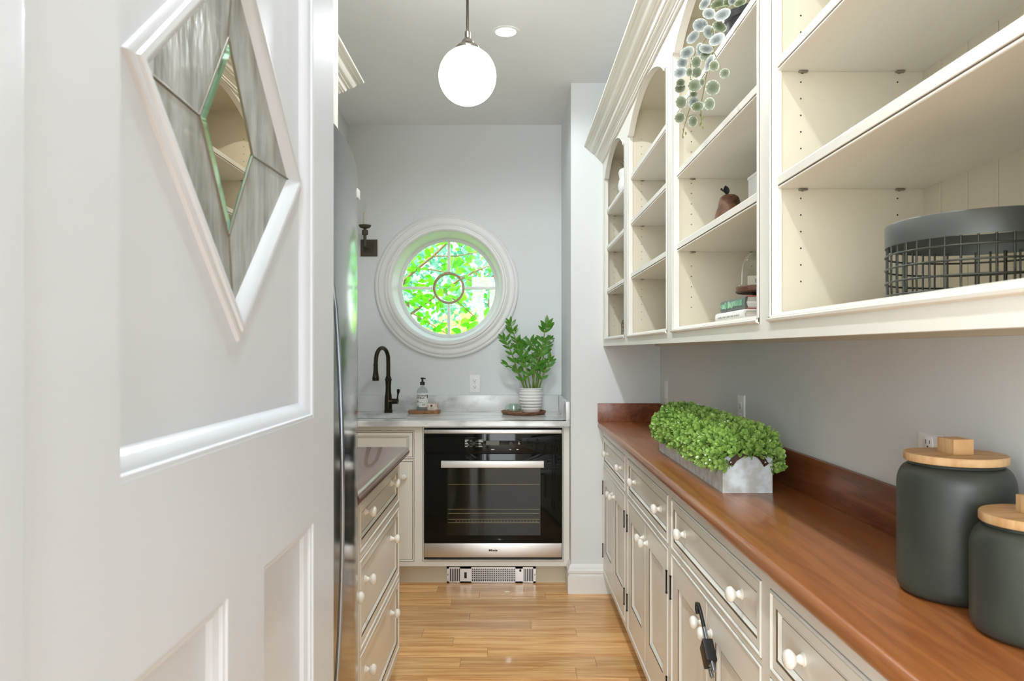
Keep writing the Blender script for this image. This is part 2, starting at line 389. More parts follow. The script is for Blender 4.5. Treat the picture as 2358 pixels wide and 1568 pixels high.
mb = MB(); ylathe(mb, [(.3455, 4.70), (.338, 4.74), (.336, 4.75), (.328, 4.80), (.326, 4.83), (.322, 4.831), (.35, 4.89)]); mb.build('reveal', 'trim_paint', win, 30, kind='structure')
mb = MB(); ylathe(mb, [(.326, 4.83), (.318, 4.828), (.312, 4.834), (.3045, 4.842), (.3045, 4.862), (.33, 4.87)]); mb.build('window_frame', 'trim_paint', win, 30, kind='structure')
mb = MB()
for a, b, c_, d in ((-.306, -.10, -.009, .009), (.10, .306, -.009, .009)):
    mb.box(WX+a, WX+b, 4.836, 4.862, WZ+c_, WZ+d, .003)
for a, b in ((-.306, -.10), (.10, .306)): mb.box(WX-.009, WX+.009, 4.836, 4.862, WZ+a, WZ+b, .003)
mb.build('glazing_bar', 'trim_paint', win, 30, kind='structure')
mb = MB(); ylathe(mb, [(.1035, 4.864), (.1035, 4.834), (.100, 4.830), (.092, 4.830), (.089, 4.834), (.089, 4.864)], n=64); mb.build('center_ring', 'bar_tan', win, 40, kind='structure')
# five panes
def pane(poly, name='pane'):
    mb = MB(); mb.extrude(poly, lambda u, v, w_: (WX+u, w_, WZ+v), 4.849, 4.853); mb.build(name, 'pane_glass', win, 0, kind='structure')
pane([(.09*math.cos(2*math.pi*i/40), .09*math.sin(2*math.pi*i/40)) for i in range(40)])
for q in range(4):
    a0 = q*math.pi/2; pts = []
    for i in range(17): a = a0+.03+(math.pi/2-.06)*i/16; pts.append((.304*math.cos(a), .304*math.sin(a)))
    for i in range(9): a = a0+math.pi/2-.1-(math.pi/2-.2)*i/8; pts.append((.1*math.cos(a), .1*math.sin(a)))
    pane(pts)

# ------------------------------------------------------------------ shared small parts
kp = [(0, -.002), (.0125, -.002), (.0125, .002), (.0095, .0035), (.0085, .007), (.006, .011), (.0062, .013), (.0125, .0165), (.0172, .0225), (.0172, .0265), (.0145, .0315), (.009, .0345), (0, .0355)]
mb = MB(); mb.lathe(kp, n=20); KNOB = meshof(mb.build('knob', 'knob_white', None, 60, origin=(0, 0, 0)))
mb = MB(); mb.lathe([(0, -.037), (.0038, -.037), (.0038, -.032), (.003, -.031), (.003, .031), (.0038, .032), (.0038, .037), (0, .037)], n=10); mb.box(-.002, .006, -.0012, .0012, -.031, .031)
HINGE = meshof(mb.build('hinge', 'iron', None, 50, origin=(0, 0, 0)))
def front(name, u0, u1, v0, v1, m, par, rail=.018, cove=.012, knobs=(), rails=None, g=.0022):
    """inset drawer or door front with recessed panel; m maps (u,v,w) w=outward. rails=(side,top,bottom)"""
    mb = MB(); P_ = rect(u0+g, u1-g, v0+g, v1-g)
    if rails is None:
        mb.nest(P_, [(0, -.02), (0, -.0012), (.0012, 0), (rail, 0), (rail+.0005, -.0025, 1), (rail+.002, -.0028, 1), (rail+.004, -.002), (rail+cove*.7, -.006), (rail+cove, -.0082), (rail+cove+.0016, -.0086, 1), (rail+cove+.0018, -.008)], m, capback=True)
    else:
        sd, tp, bt = rails
        mb.nest(P_, [(0, -.02), (0, -.0012), (.0012, 0)], m, cap=False, capback=True)
        q = rect(u0+sd, u1-sd, v0+bt, v1-tp); o_ = inset(P_, .0012)
        a = [mb.v(m(u, v, 0)) for u, v in o_]; b = [mb.v(m(u, v, 0)) for u, v in q]
        for k in range(4): mb.f([a[k], a[(k+1) % 4], b[(k+1) % 4], b[k]])
        mb.nest(q, [(0, 0), (.0012, -.0028, 1), (.003, -.002), (.009, -.006), (.014, -.010), (.0158, -.0105, 1), (.016, -.0098), ], m)
    o = mb.build(name, ['cream', 'glaze'], par, 25)
    for u, v, w_ in knobs:
        p = Vector(m(u, v, w_)); nrm = (Vector(m(u, v, w_+1))-p); kn = inst(KNOB, 'knob', o, p, nrm.to_track_quat('Z', 'Y').to_euler())
    return o
def beadring(mb, u0, u1, v0, v1, m):
    """groove and bead around an opening, cut into the face frame edge (mat 1 = glaze)"""
    mb.nest(inset(rect(u0, u1, v0, v1), -.009), [(0, .0002), (.0004, -.0015, 1), (.0016, -.0015, 1), (.002, .001), (.004, .0032), (.0062, .0032), (.0082, .0012), (.009, -.001), (.009, -.02)], m, cap=False)
def faceframe(name, us, vs, openings, m, par, t=.02, skip=()):
    """grid frame: plates covering everything but the openings"""
    mb = MB(); U = sorted(set([us[0], us[1]]+[x for o in openings for x in (o[0]-.009, o[1]+.009)])); V = sorted(set([vs[0], vs[1]]+[x for o in openings for x in (o[2]-.009, o[3]+.009)]))
    inside = lambda u, v: any(o[0]-.009 < u < o[1]+.009 and o[2]-.009 < v < o[3]+.009 for o in openings)
    cell = {(i, j): not inside((U[i]+U[i+1])/2, (V[j]+V[j+1])/2) for i in range(len(U)-1) for j in range(len(V)-1)}
    vv = {}
    def vt(i, j, w):
        if (i, j, w) not in vv: vv[(i, j, w)] = mb.v(m(U[i], V[j], w))
        return vv[(i, j, w)]
    for (i, j), s in cell.items():
        if not s: continue
        mb.f([vt(i, j, 0), vt(i+1, j, 0), vt(i+1, j+1, 0), vt(i, j+1, 0)]); mb.f([vt(i, j, -t), vt(i, j+1, -t), vt(i+1, j+1, -t), vt(i+1, j, -t)])
        for (di, dj), (p, q) in {(-1, 0): ((i, j), (i, j+1)), (1, 0): ((i+1, j), (i+1, j+1)), (0, -1): ((i, j), (i+1, j)), (0, 1): ((i, j+1), (i+1, j+1))}.items():
            if not cell.get((i+di, j+dj), False): mb.f([vt(*p, 0), vt(*q, 0), vt(*q, -t), vt(*p, -t)])
    for o in openings: beadring(mb, *o, m)
    return mb.build(name, ['cream', 'glaze'], par, 25)

# ------------------------------------------------------------------ right base cabinet
FX = .498
mR = lambda u, v, w_: (FX-w_, u, v)
base = empty('base_cabinet', (.65, 2.3, 0), 'long cream base cabinet run with inset drawers and doors along the right wall', 'cabinet')
BB = [(3.93, 3.205), (3.116, 2.336), (2.27, 1.47), (1.404, .62)]
ops = []
for a, b in BB: ops += [(b, a, .697, .836), (b, a, .130, .667)]
faceframe('face_frame', (.60, 3.958), (.100, .8815), ops, mR, base)
mb = MB(); mb.box(.52, .80, .60, .618, .10, .8815); mb.box(.52, .80, 3.94, 3.958, .10, .8815); mb.box(.52, .80, .618, 3.94, .10, .118); mb.box(.785, .80, .618, 3.94, .118, .8815)
for y in (3.16, 2.303, 1.437): mb.box(.52, .785, y-.009, y+.009, .118, .8815)
mb.build('carcass', 'cream', base, 0)
mb = MB(); mb.box(.565, .58, .60, 3.958, 0, .10); mb.build('toe_kick', 'cream', base, 0)
for a, b in BB:
    front('drawer', b, a, .697, .836, mR, base, knobs=[(a-.13, .767, -.008), (b+.145, .767, -.008)])
    c = (a+b)/2
    for s, (u0, u1) in ((1, (c+.001, a)), (-1, (b, c-.001))):
        d = front('door', u0, u1, .130, .667, mR, base, rails=(.075, .076, .115), knobs=[(c+s*.038, .597, 0)])
        hy = (a+.004) if s > 0 else (b-.004)
        for z in (.235, .57): inst(HINGE, 'hinge', d, (FX-.0045, hy, z), (0, 0, 0))
# cherry worktop with splash
top = empty('wood_countertop', (.63, 2.3, .882), 'cherry wood countertop with rounded edge and low splash along the right wall', 'countertop')
mb = MB()
prof = [(.79, .917), (.482, .917)]+[(.4825-.0155*math.sin(t), .8995+.0175*math.cos(t)) for t in [math.pi*i/10 for i in range(1, 10)]]+[(.482, .882), (.79, .882)]
mb.sweep(prof, lambda a, b, t: (a, t, b), .58, 3.945); mb.build('worktop', 'cherry', top, 40)
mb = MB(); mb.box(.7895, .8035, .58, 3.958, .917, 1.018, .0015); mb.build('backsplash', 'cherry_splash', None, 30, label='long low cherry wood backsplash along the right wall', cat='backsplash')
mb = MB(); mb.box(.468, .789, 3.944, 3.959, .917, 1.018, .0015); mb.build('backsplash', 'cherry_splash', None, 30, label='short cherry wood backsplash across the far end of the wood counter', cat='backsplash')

# ------------------------------------------------------------------ right wall cabinet
up = empty('wall_cabinet', (.65, 2.3, 1.323), 'open cream wall cabinet with arched bays, shelves and a crown along the right wall', 'cabinet')
UB = [(3.90, 3.219), (3.124, 2.352), (2.262, 1.485), (1.409, .636)]
ZB, ZA, ZT = 1.372, 2.20, 2.32
mb = MB()
# stiles, bottom rail
edges = [3.958]+[e for ab in UB for e in ab]+[.60]
for i in range(0, len(edges), 2): mb.box(FX, FX+.02, edges[i+1], edges[i], 1.323, 2.33)
for a, b in UB: mb.box(FX, FX+.02, b, a, 1.323, 1.354)
# arched heads
for a, b in UB:
    c = (a+b)/2; h = (a-b)/2; arc = []
    for i in range(29):
        u = -.9+1.8*i/28; arc.append((c+u*h, 2.205+.095*(1-(u/.9)**2)**.85))
    pts = [(b, 2.201), (c-.955*h, 2.2055), (c-.925*h, 2.200)]+arc+[(c+.925*h, 2.200), (c+.955*h, 2.2055), (a, 2.201)]
    f0 = [mb.v((FX, y, z)) for y, z in pts]; f1 = [mb.v((FX, y, 2.33)) for y, z in pts]; g0 = [mb.v((FX+.02, y, z)) for y, z in pts]; g1 = [mb.v((FX+.02, y, 2.33)) for y, z in pts]
    for i in range(len(pts)-1):
        mb.f([f0[i], f0[i+1], f1[i+1], f1[i]]); mb.f([g0[i], g0[i+1], g1[i+1], g1[i]]); mb.f([f0[i], f0[i+1], g0[i+1], g0[i]])
    # bead following the arch
    mb.tube([(FX-.0008, y, z+.003) for y, z in pts], .0026, 6)
    # bead up the jambs
    for y, s in ((a, 1), (b, -1)):
        mb.box(FX-.003, FX+.002, min(y, y+s*.008), max(y, y+s*.008), 1.356, 2.2, .001); mb.mi = 1; mb.box(FX-.0006, FX+.001, y+s*.0095-.0008, y+s*.0095+.0008, 1.354, 2.2); mb.mi = 0
mb.build('face_frame', ['cream', 'glaze'], up, 30)
mb = MB()   # sill mouldings at the foot of each bay
for a, b in UB:
    pr = [(FX+.02, 1.354), (FX-.001, 1.354), (FX-.007, 1.3565), (FX-.008, 1.3605), (FX-.003, 1.3625), (FX-.003, 1.3645), (FX+.002, 1.368), (FX+.008, 1.3715), (FX+.02, 1.3722)]
    mb.sweep(pr, lambda p, q, t: (p, t, q), b-.008, a+.008)
mb.build('sill_moulding', 'cream', up, 40)
mb = MB(); mb.box(FX+.02, .79, .60, 3.958, 1.352, ZB); mb.build('bottom_panel', 'cream_in', up, 0)
mb = MB(); mb.box(FX+.02, .79, .60, 3.958, ZT, ZT+.018); mb.build('top_panel', 'cream_in', up, 0)
mb = MB(); mb.box(.775, .8035, .60, 3.958, 1.324, 1.352); mb.build('hanging_rail', 'cream_in', up, 0)
for y0, y1 in ((3.944, 3.958), (3.128, 3.215), (2.266, 2.348), (1.413, 1.481), (.60, .632)):
    mb = MB(); mb.box(FX+.02, .79, y0, y1, ZB, ZT); mb.build('divider', 'cream_in', up, 0)
# beadboard back, board by board
y = 3.944
bounds = [3.944-.0795*i for i in range(43)]
off = (1.3545-bounds[0]) % .0795
yb = .632; bs = [yb]
y = 1.3545-.0795*9
while y < 3.944:
    if y > .64: bs.append(y)
    y += .0795
bs.append(3.944)
for a, b in zip(bs[:-1], bs[1:]):
    mb = MB(); mb.nest([(a+.0011, ZB), (b-.0011, ZB), (b-.0011, ZT), (a+.0011, ZT)][::1], [(0, 0), (0, -.0088), (.0012, -.0100)], lambda u, v, w_: (.7995+w_, u, v), capback=True)
    mb.build('back_board', 'cream_in', up, 0)
mb = MB(); mb.box(.7998, .8036, .60, 3.958, 1.352, ZT+.018); mb.build('backing', 'glaze', up, 0)
SH = {0: (1.60, 1.826, 2.019), 1: (1.602, 1.827, 2.020), 2: (1.603, 1.827, 2.020), 3: (1.609, 1.834, 2.062)}
FARP = (3.944, 3.128, 2.266, 1.413); NEARP = (3.215, 2.348, 1.481, .632)
mb0 = MB(); mb0.box(-.004, .012, -.004, .004, -.003, 0, .0008); mb0.lathe([(0, 0), (.0035, 0), (.0035, .006), (0, .006)], (0.004, .004, -.001), 'Y', 8)
PIN = meshof(mb0.build('shelf_pin', 'nickel', None, 30, origin=(0, 0, 0)))
for i in range(4):
    for z in SH[i]:
        mb = MB()
        pr = [(.79, z), (.512, z), (.5105, z+.0012), (.5105, z+.0035)]; pr += [(.5125, z+.0045), (.5125, z+.006), (.5095, z+.007), (.509, z+.0215), (.5115, z+.0232), (.512, z+.025), (.79, z+.025)]
        mb.sweep(pr, lambda p, q, t: (p, t, q), NEARP[i]+.001, FARP[i]-.001); mb.mi = 1; mb.box(.5112, .5128, NEARP[i]+.002, FARP[i]-.002, z+.0045, z+.006)
        mb.build('shelf', ['cream', 'glaze'], up, 30)
        for x in (.555, .74): inst(PIN, 'shelf_pin', up, (x, FARP[i]-.0045, z-.0006))
    mb = MB()
    zz = ZB+.06
    while zz < 2.2:
        if not any(-.012 < zz-s < .037 for s in SH[i]):
            for x in (.556, .741): mb.lathe([(0, -.0006), (.0016, -.0006), (.0016, .0003)], (x, FARP[i], zz), 'Y', 8)
        zz += .0318
    mb.build('pin_hole', 'hole', up, 0, kind='stuff')
# crown
cp = [(FX+.02, 2.304), (.489, 2.304), (.489, 2.309), (.484, 2.311), (.484, 2.317), (.478, 2.320), (.474, 2.326), (.472, 2.331), (.465, 2.331), (.465, 2.336), (.459, 2.337), (.455, 2.343), (.4525, 2.352), (.445, 2.352), (.445, 2.357), (.438, 2.358), (.431, 2.363), (.424, 2.372), (.419, 2.380), (.411, 2.384), (.411, 2.388), (.399, 2.390), (.396, 2.393), (.396, 2.40), (FX+.02, 2.40)]
mb = MB(); mb.sweep(cp, lambda p, q, t: (p, t, q), .56, 3.958); mb.build('crown_moulding', 'cream', up, 40)
mb = MB(); mb.box(FX+.02, .8035, .56, 3.958, ZT+.018, 2.40); mb.build('cabinet_top', 'cream', up, 0)

# ------------------------------------------------------------------ back cabinet, oven, heater, marble top
FY = 4.06
mBk = lambda u, v, w_: (u, FY-w_, v)
bc = empty('sink_cabinet', (-.35, 4.3, 0), 'cream base cabinet under the marble counter, with drawer front and door left of the oven', 'cabinet')
OX0, OX1, OZ0, OZ1 = -.4705, .2818, .158, .871
ops = [(-.985, -.5366, .713, .851), (-.985, -.5366, .148, .690), (OX0-.004, OX1+.004, .150, .8745)]
faceframe('face_frame', (XL+.001, XP-.001), (.114, .8845), ops, mBk, bc)
front('drawer_front', -.985, -.5366, .713, .851, mBk, bc, rail=.018)
front('door', -.985, -.5366, .148, .690, mBk, bc, rails=(.075, .07, .09), knobs=[(-.583, .607, 0)])
mb = MB(); mb.box(XL+.001, -.50, 4.14, 4.155, 0, .114); mb.box(-.50, -.3555, 4.14, 4.155, 0, .114); mb.box(.143, XP-.001, 4.14, 4.155, 0, .114); mb.box(-.3555, .143, 4.14, 4.155, .09, .114); mb.build('toe_kick', 'cream_in', bc, 0)
mb = MB(); mb.box(XL+.001, -.50, 4.08, 4.68, .114, .13); mb.box(-.50, -.48, 4.08, 4.68, .114, .884); mb.box(.295, XP-.001, 4.08, 4.68, .114, .884); mb.box(-.48, .295, 4.08, 4.68, .114, .13); mb.build('carcass', 'cream_in', bc, 0)
# oven
ov = empty('oven', (-.094, 4.05, .15), 'built-in stainless and black glass wall oven under the marble counter', 'oven')
mb = MB(); mb.box(OX0+.005, OX1-.005, 4.062, 4.60, .16, .868); mb.build('oven_body', 'black', ov, 0)
mb = MB(); mb.box(OX0, OX1, 4.034, 4.062, .846, .866, .002); mb.build('top_trim', 'steel', ov, 30)
mb = MB(); mb.box(OX0, OX1, 4.036, 4.062, .738, .845, .0015); pn = mb.build('control_panel', 'glass_black', ov, 30)
mb = MB(); mb.box(OX0, OX1, 4.036, 4.062, .247, .735, .0015); dr = mb.build('oven_door', 'glass_black', ov, 30)
mb = MB(); mb.box(-.347, .165, 4.0352, 4.0368, .29, .690); mb.build('door_window', 'glass_window', dr, 0)
mb = MB()
for z in (.359, .378, .41, .432, .568): mb.box(-.34, .16, 4.0342, 4.0351, z-.0007, z+.0007)
for i in range(26):
    x = -.30+.0175*i; mb.box(x, x+.010, 4.0342, 4.0351, .3665, .3678)
mb.build('oven_rack', 'rack', dr, 0)
mb = MB(); mb.box(OX0, OX1, 4.034, 4.062, .170, .246, .002); mb.build('bottom_trim', 'steel', ov, 30)
mb = MB(); mb.box(OX0+.02, OX1-.015, 4.045, 4.06, .161, .167); mb.build('vent_slot', 'black', ov, 0)
mb = MB(); mb.box(-.374, .1815, 3.985, 4.003, .6665, .703, .002); mb.box(-.35, -.33, 4.0, 4.04, .675, .695); mb.box(.135, .155, 4.0, 4.04, .675, .695); mb.build('oven_handle', 'steel_bright', ov, 30)
for x, r in ((-.200, .010), (.0035, .0125)):
    mb = MB(); mb.lathe([(0, 4.014), (r*.9, 4.014), (r, 4.016), (r, 4.037), (r*1.15, 4.0375)], (x, 0, .793), 'Y', 24); mb.build('control_knob', 'black', pn, 50)
mb = MB(); mb.box(-.132, -.060, 4.0345, 4.0362, .782, .806); mb.build('display', 'oven_display', pn, 0)
mT = lambda x0, z0, y=4.0355: (lambda u, v, d: (x0+u, y-d, z0+v))
wl = (.020, .012, .017, .023, .015); wr = (.024, .026, .014, .018, .022)
for i in range(5):
    z = .808-.0088*i
    mb = MB(); mb.box(-.248, -.248+wl[i], 4.0347, 4.036, z, z+.0036); mb.box(-.174, -.174+wr[i], 4.0347, 4.036, z, z+.0036)
    mb.box(-.222, -.208, 4.0347, 4.036, z+.0014, z+.0022); mb.box(-.190, -.177, 4.0347, 4.036, z+.0014, z+.0022); mb.build('dial_print', 'oven_print', pn, 0)
for x, z, w_ in ((-.105, .757, .018), (-.005, .757, .010), (.034, .757, .012), (.043, .788, .010), (.045, .797, .005)):
    mb = MB(); mb.box(x, x+w_, 4.0347, 4.036, z, z+.0034); mb.build('key_print', 'oven_print', pn, 0)
text('Miele', 'maker_lettering', .0165, 'ink', ov, mT(-.094, .203, 4.0338), bold=.0006, xs=1.35, align='CENTER')
# toe kick heater
ht = empty('kick_heater', (-.106, 4.14, 0), 'stainless grille of a toe-kick heater below the oven', 'heater')
mb = MB(); mb.box(-.3545, .1425, 4.142, 4.20, .002, .0885); mb.build('heater_box', 'black', ht, 0)
mb = MB(); Y1h, Y2h = 4.128, 4.134
mb.box(-.3545, .1425, Y1h, Y2h, .080, .0885); mb.box(-.3545, .1425, Y1h, Y2h, .002, .009)
for a, b in ((-.3545, -.342), (-.282, -.218), (.028, .070), (.128, .1425)): mb.box(a, b, Y1h, Y2h, .002, .0885)
def slats(x0, x1, n, frac=.5):
    p = (x1-x0)/n
    for i in range(n): mb.box(x0+p*i, x0+p*i+p*frac, Y1h, Y2h, .009, .080)
slats(-.342, -.282, 6, .45); slats(-.218, .028, 24, .42); slats(.070, .128, 6, .45)
for i in range(1, 6): mb.box(-.218, .028, Y1h, Y2h, .009+.0118*i, .0115+.0118*i+.002)
mb.build('grille', 'steel', ht, 0)
mb = MB(); mb.box(-.257, -.243, 4.122, 4.13, .028, .060, .001); mb.build('switch', 'black', ht, 30)
mb = MB(); mb.lathe([(0, 4.122), (.006, 4.122), (.007, 4.13)], (.056, 0, .070), 'Y', 16); mb.build('thermostat_knob', 'black', ht, 40)
for x in (-.349, .137): mb = MB(); mb.lathe([(0, 4.1265), (.003, 4.127), (.003, 4.13)], (x, 0, .046), 'Y', 10); mb.build('screw', 'ink', ht, 0)
# marble counter with sink cut-out
mc = empty('marble_countertop', (-.35, 4.35, .885), 'white marble countertop with grey veins, splash and sink cut-out', 'countertop')
CT = .9155
SX0, SX1, SY0, SY1 = -.975, -.595, 4.13, 4.515
mb = MB()
U = [XL+.001, SX0, SX1, XP-.001]; V = [4.02, SY0, SY1, 4.699]
for i in range(3):
    for j in range(3):
        if i == 1 and j == 1: continue
        q = [(U[i], V[j]), (U[i+1], V[j]), (U[i+1], V[j+1]), (U[i], V[j+1])]
        if j == 0:
            mb.f([mb.v((x, max(y, 4.025), CT)) for x, y in q])
            mb.f([mb.v((x, y, CT-.03)) for x, y in q])
        else:
            mb.f([mb.v((x, y, CT)) for x, y in q]); mb.f([mb.v((x, y, CT-.03)) for x, y in q])
fr = [(4.025, CT), (4.0213, CT-.0015), (4.02, CT-.005), (4.02, CT-.03)]
for (y0, z0), (y1, z1) in zip(fr[:-1], fr[1:]): mb.f([mb.v((U[0], y0, z0)), mb.v((U[3], y0, z0)), mb.v((U[3], y1, z1)), mb.v((U[0], y1, z1))])
for a, b in (((SX0, SY0), (SX1, SY0)), ((SX1, SY0), (SX1, SY1)), ((SX1, SY1), (SX0, SY1)), ((SX0, SY1), (SX0, SY0))):
    mb.f([mb.v((*a, CT)), mb.v((*b, CT)), mb.v((*b, CT-.03)), mb.v((*a, CT-.03))])
bmesh.ops.remove_doubles(mb.bm, verts=mb.bm.verts, dist=1e-5)
mb.build('marble_slab', 'marble', mc, 40)
mb = MB(); mb.box(XL+.001, XP-.021, 4.67, 4.699, CT, 1.018, .0015); mb.build('backsplash', 'marble', None, 30, label='low grey veined marble backsplash behind the faucet and soap bottle', cat='backsplash')
mb = MB(); mb.box(XP-.021, XP-.001, 4.03, 4.699, CT, 1.018, .0015); mb.build('backsplash', 'marble', None, 30, label='short marble side splash at the right end of the marble counter', cat='backsplash')
mb = MB(); s0 = rect(SX0-.006, SX1+.006, SY0-.006, SY1+.006)
mb.nest(s0, [(-.012, CT-.0305), (0, CT-.0305), (.004, CT-.036), (.012, CT-.17), (.04, CT-.19), (.15, CT-.195)], lambda u, v, w_: (u, v, w_))
mb.build('sink', 'steel', None, 40, label='small stainless undermount sink set in the marble counter below the faucet', cat='sink')

# ------------------------------------------------------------------ faucet
fx, fy = -.755, 4.57
fa = empty('faucet', (fx, fy, CT), 'dark bronze gooseneck pull-down faucet behind the sink', 'faucet')
mb = MB(); mb.lathe([(0, CT), (.0255, CT), (.0255, CT+.006), (.024, CT+.008), (.0255, CT+.012), (.0255, CT+.018), (.0235, CT+.02), (.0235, CT+.06), (.0215, CT+.10), (.0175, CT+.13), (.0165, CT+.16), (.0185, CT+.19), (.019, CT+.198), (.0225, CT+.202), (.0225, CT+.206), (.0185, CT+.209), (.0195, CT+.213), (.0165, CT+.217), (.0165, CT+.223), (.013, CT+.226), (.013, CT+.235)], (fx, fy, 0), n=28)
mb.build('faucet_body', 'bronze', fa, 40)
arc = [Vector((fx, fy, CT+.225)), Vector((fx, fy, CT+.30))]
ax = Vector((-.052, -.135, 0))
for i in range(1, 13):
    t = math.pi*i/13*1.02; arc.append(Vector((fx, fy, CT+.325))+ax*.5*(1-math.cos(t))+Vector((0, 0, .075*math.sin(t))))
end = Vector((fx, fy, 0))+ax*1.02; arc.append(Vector((end.x, end.y, CT+.30)))
mb = MB(); mb.tube(arc, .0125, 14); mb.build('spout', 'bronze', fa, 50)
mb = MB(); mb.lathe([(.0128, .305), (.0142, .30), (.0142, .297), (.013, .294), (.0145, .26), (.019, .228), (.021, .222), (.021, .217), (.0195, .215), (.0205, .210), (.0195, .203), (0, .203)], (end.x, end.y, CT), n=24); mb.build('spray_head', 'bronze', fa, 40)
mb = MB(); mb.tube([(fx+.01, fy, CT+.068), (fx+.025, fy-.002, CT+.070), (fx+.045, fy-.004, CT+.070), (fx+.062, fy-.006, CT+.070)], [.024, .0175, .0165, .0165], 16)
mb.build('valve', 'bronze', fa, 50)
mb = MB(); mb.tube([(fx+.056, fy-.012, CT+.070), (fx+.059, fy-.016, CT+.09), (fx+.062, fy-.019, CT+.112), (fx+.065, fy-.022, CT+.130), (fx+.066, fy-.024, CT+.142), (fx+.066, fy-.024, CT+.148)], [.008, .005, .0045, .009, .0105, .004], 12); mb.build('lever', 'bronze', fa, 60)

# ------------------------------------------------------------------ things on the marble counter
bd = empty('serving_board', (-.555, 4.52, CT), 'small live-edge wooden board on the marble under the soap bottle', 'board')
mb = MB(); mb.extrude([(-.617, 4.48), (-.45, 4.475), (-.432, 4.49), (-.43, 4.575), (-.445, 4.59), (-.60, 4.595), (-.622, 4.575), (-.628, 4.53)], lambda u, v, w_: (u, v, w_), CT, CT+.018)
bmesh.ops.bevel(mb.bm, geom=list(mb.bm.edges), offset=.003, segments=2, affect='EDGES'); mb.build('board', 'board_wood', bd, 30)
bz = CT+.018; bx, by = -.539, 4.53
bo = empty('soap_bottle', (bx, by, bz), 'clear soap bottle with black pump and white label standing on the wooden board', 'bottle')
mb = MB(); mb.lathe([(0, bz+.0005), (.033, bz+.0005), (.0355, bz+.004), (.0355, bz+.110), (.034, bz+.122), (.026, bz+.135), (.014, bz+.142), (.011, bz+.148), (.011, bz+.158)], (bx, by, 0), n=32); mb.build('bottle_body', 'bottle_glass', bo, 50)
mb = MB(); mb.lathe([(0, bz+.155), (.0145, bz+.155), (.0145, bz+.172), (.013, bz+.174), (.006, bz+.175), (.0055, bz+.19), (.011, bz+.192), (.012, bz+.197), (.008, bz+.200), (0, bz+.201)], (bx, by, 0), n=20); mb.box(bx+.004, bx+.021, by-.004, by+.004, bz+.1905, bz+.1975, .002); mb.build('pump', 'black', bo, 40)
mb = MB(); n = 24; ra = .0359
A = [(bx+ra*math.sin(a), by-ra*math.cos(a)) for a in [R(-72)+R(150)*i/n for i in range(n+1)]]
lo = [mb.v((x, y, bz+.022)) for x, y in A]; hi = [mb.v((x, y, bz+.106)) for x, y in A]
for i in range(n): mb.f([lo[i], lo[i+1], hi[i+1], hi[i]])
lb = mb.build('paper_label', 'book_white', bo, 60)
cyl = lambda u0, v0: (lambda u, v, d: (bx+(.0362+d)*math.sin((u+u0)/.0362), by-(.0362+d)*math.cos((u+u0)/.0362), bz+v0+v))
text('COCONUT', 'lettering', .0135, 'ink', lb, cyl(-.036, .086), bold=.0004); text('VANILLA', 'lettering', .0135, 'ink', lb, cyl(-.036, .073), bold=.0004)
text('03', 'lettering', .018, 'ink', lb, cyl(.003, .030))
mb = MB()
for u, v, w_, h_ in ((-.034, .056, .012, .0035), (-.034, .050, .010, .0035), (-.014, .050, .022, .0012), (-.034, .034, .016, .0014), (-.034, .028, .014, .0012), (-.034, .022, .018, .0028)):
    q = [cyl(0, 0)(u+w_*t/4, v, .0002) for t in range(5)]; r_ = [cyl(0, 0)(u+w_*t/4, v+h_, .0002) for t in range(5)]
    a_ = [mb.v(p) for p in q]; b_ = [mb.v(p) for p in r_]
    for t in range(4): mb.f([a_[t], a_[t+1], b_[t+1], b_[t]])
mb.build('label_print', 'ink', lb, 0)
mb = MB(); mb.box(0, .0045, 0, .0008, 0, .02); o = mb.build('label_mark', 'ink', lb, 0); o.location = (bx+.030, by-.021, bz+.076)
sb = empty('soap_bar', (-.478, 4.53, bz), 'small patterned soap box lying on the right end of the wooden board', 'soap')
mb = MB(); mb.box(-.507, -.445, 4.505, 4.535, bz, bz+.043, .003); mb.build('soap_box', 'soap_pink', sb, 30)
mb = MB(); mb.box(-.497, -.46, 4.5035, 4.5052, bz+.003, bz+.0405); mb.build('wrapper_panel', 'card', sb, 0)
mb = MB(); mb.lathe([(.0065, 4.502), (.0065, 4.5034), (.003, 4.5034), (.003, 4.502)], (-.481, 0, bz+.029), 'Y', 20); mb.lathe([(0, 4.502), (.0022, 4.502), (.0022, 4.5034)], (-.481, 0, bz+.029), 'Y', 12); mb.build('round_mark', 'ink', sb, 0)
mb = MB()
for i, (a, b) in enumerate(((-.494, -.467), (-.490, -.471), (-.494, -.468))): mb.box(a, b, 4.5026, 4.5036, bz+.006+.005*i, bz+.0075+.005*i)
mb.build('print_line', 'print_grey', sb, 0)
# tray, pot plant, candle holder
tx, ty = .081, 4.475
tr = empty('round_tray', (tx, ty, CT), 'round dark wooden tray with a low rim at the right end of the marble', 'tray')
mb = MB(); mb.lathe([(0, CT), (.122, CT), (.130, CT+.004), (.137, CT+.018), (.136, CT+.020), (.132, CT+.0195), (.122, CT+.009), (0, CT+.008)], (tx, ty, 0), n=64); mb.build('tray_dish', 'tray_wood', tr, 50)
px_, py_ = .126, 4.515; pz = CT+.009
pot = empty('potted_plant', (px_, py_, pz), 'green leafy plant with arching stems in a ribbed white pot on the round tray', 'plant')
pr = [(0, pz), (.052, pz), (.056, pz+.004)]
for i in range(7):
    z0 = pz+.012+.0185*i; rr = .060+min(i, 3)*.0042; rr = min(rr, .0715)
    pr += [(rr-.003, z0), (rr+.0015, z0+.005), (rr+.002, z0+.010), (rr, z0+.014), (rr-.003, z0+.0165)]
pr += [(.0725, pz+.140), (.0735, pz+.146), (.071, pz+.148), (.068, pz+.144), (.067, pz+.12), (0, pz+.12)]
mb = MB(); mb.lathe(pr, (px_, py_, 0), n=48); mb.build('pot', 'ceramic_white', pot, 50)
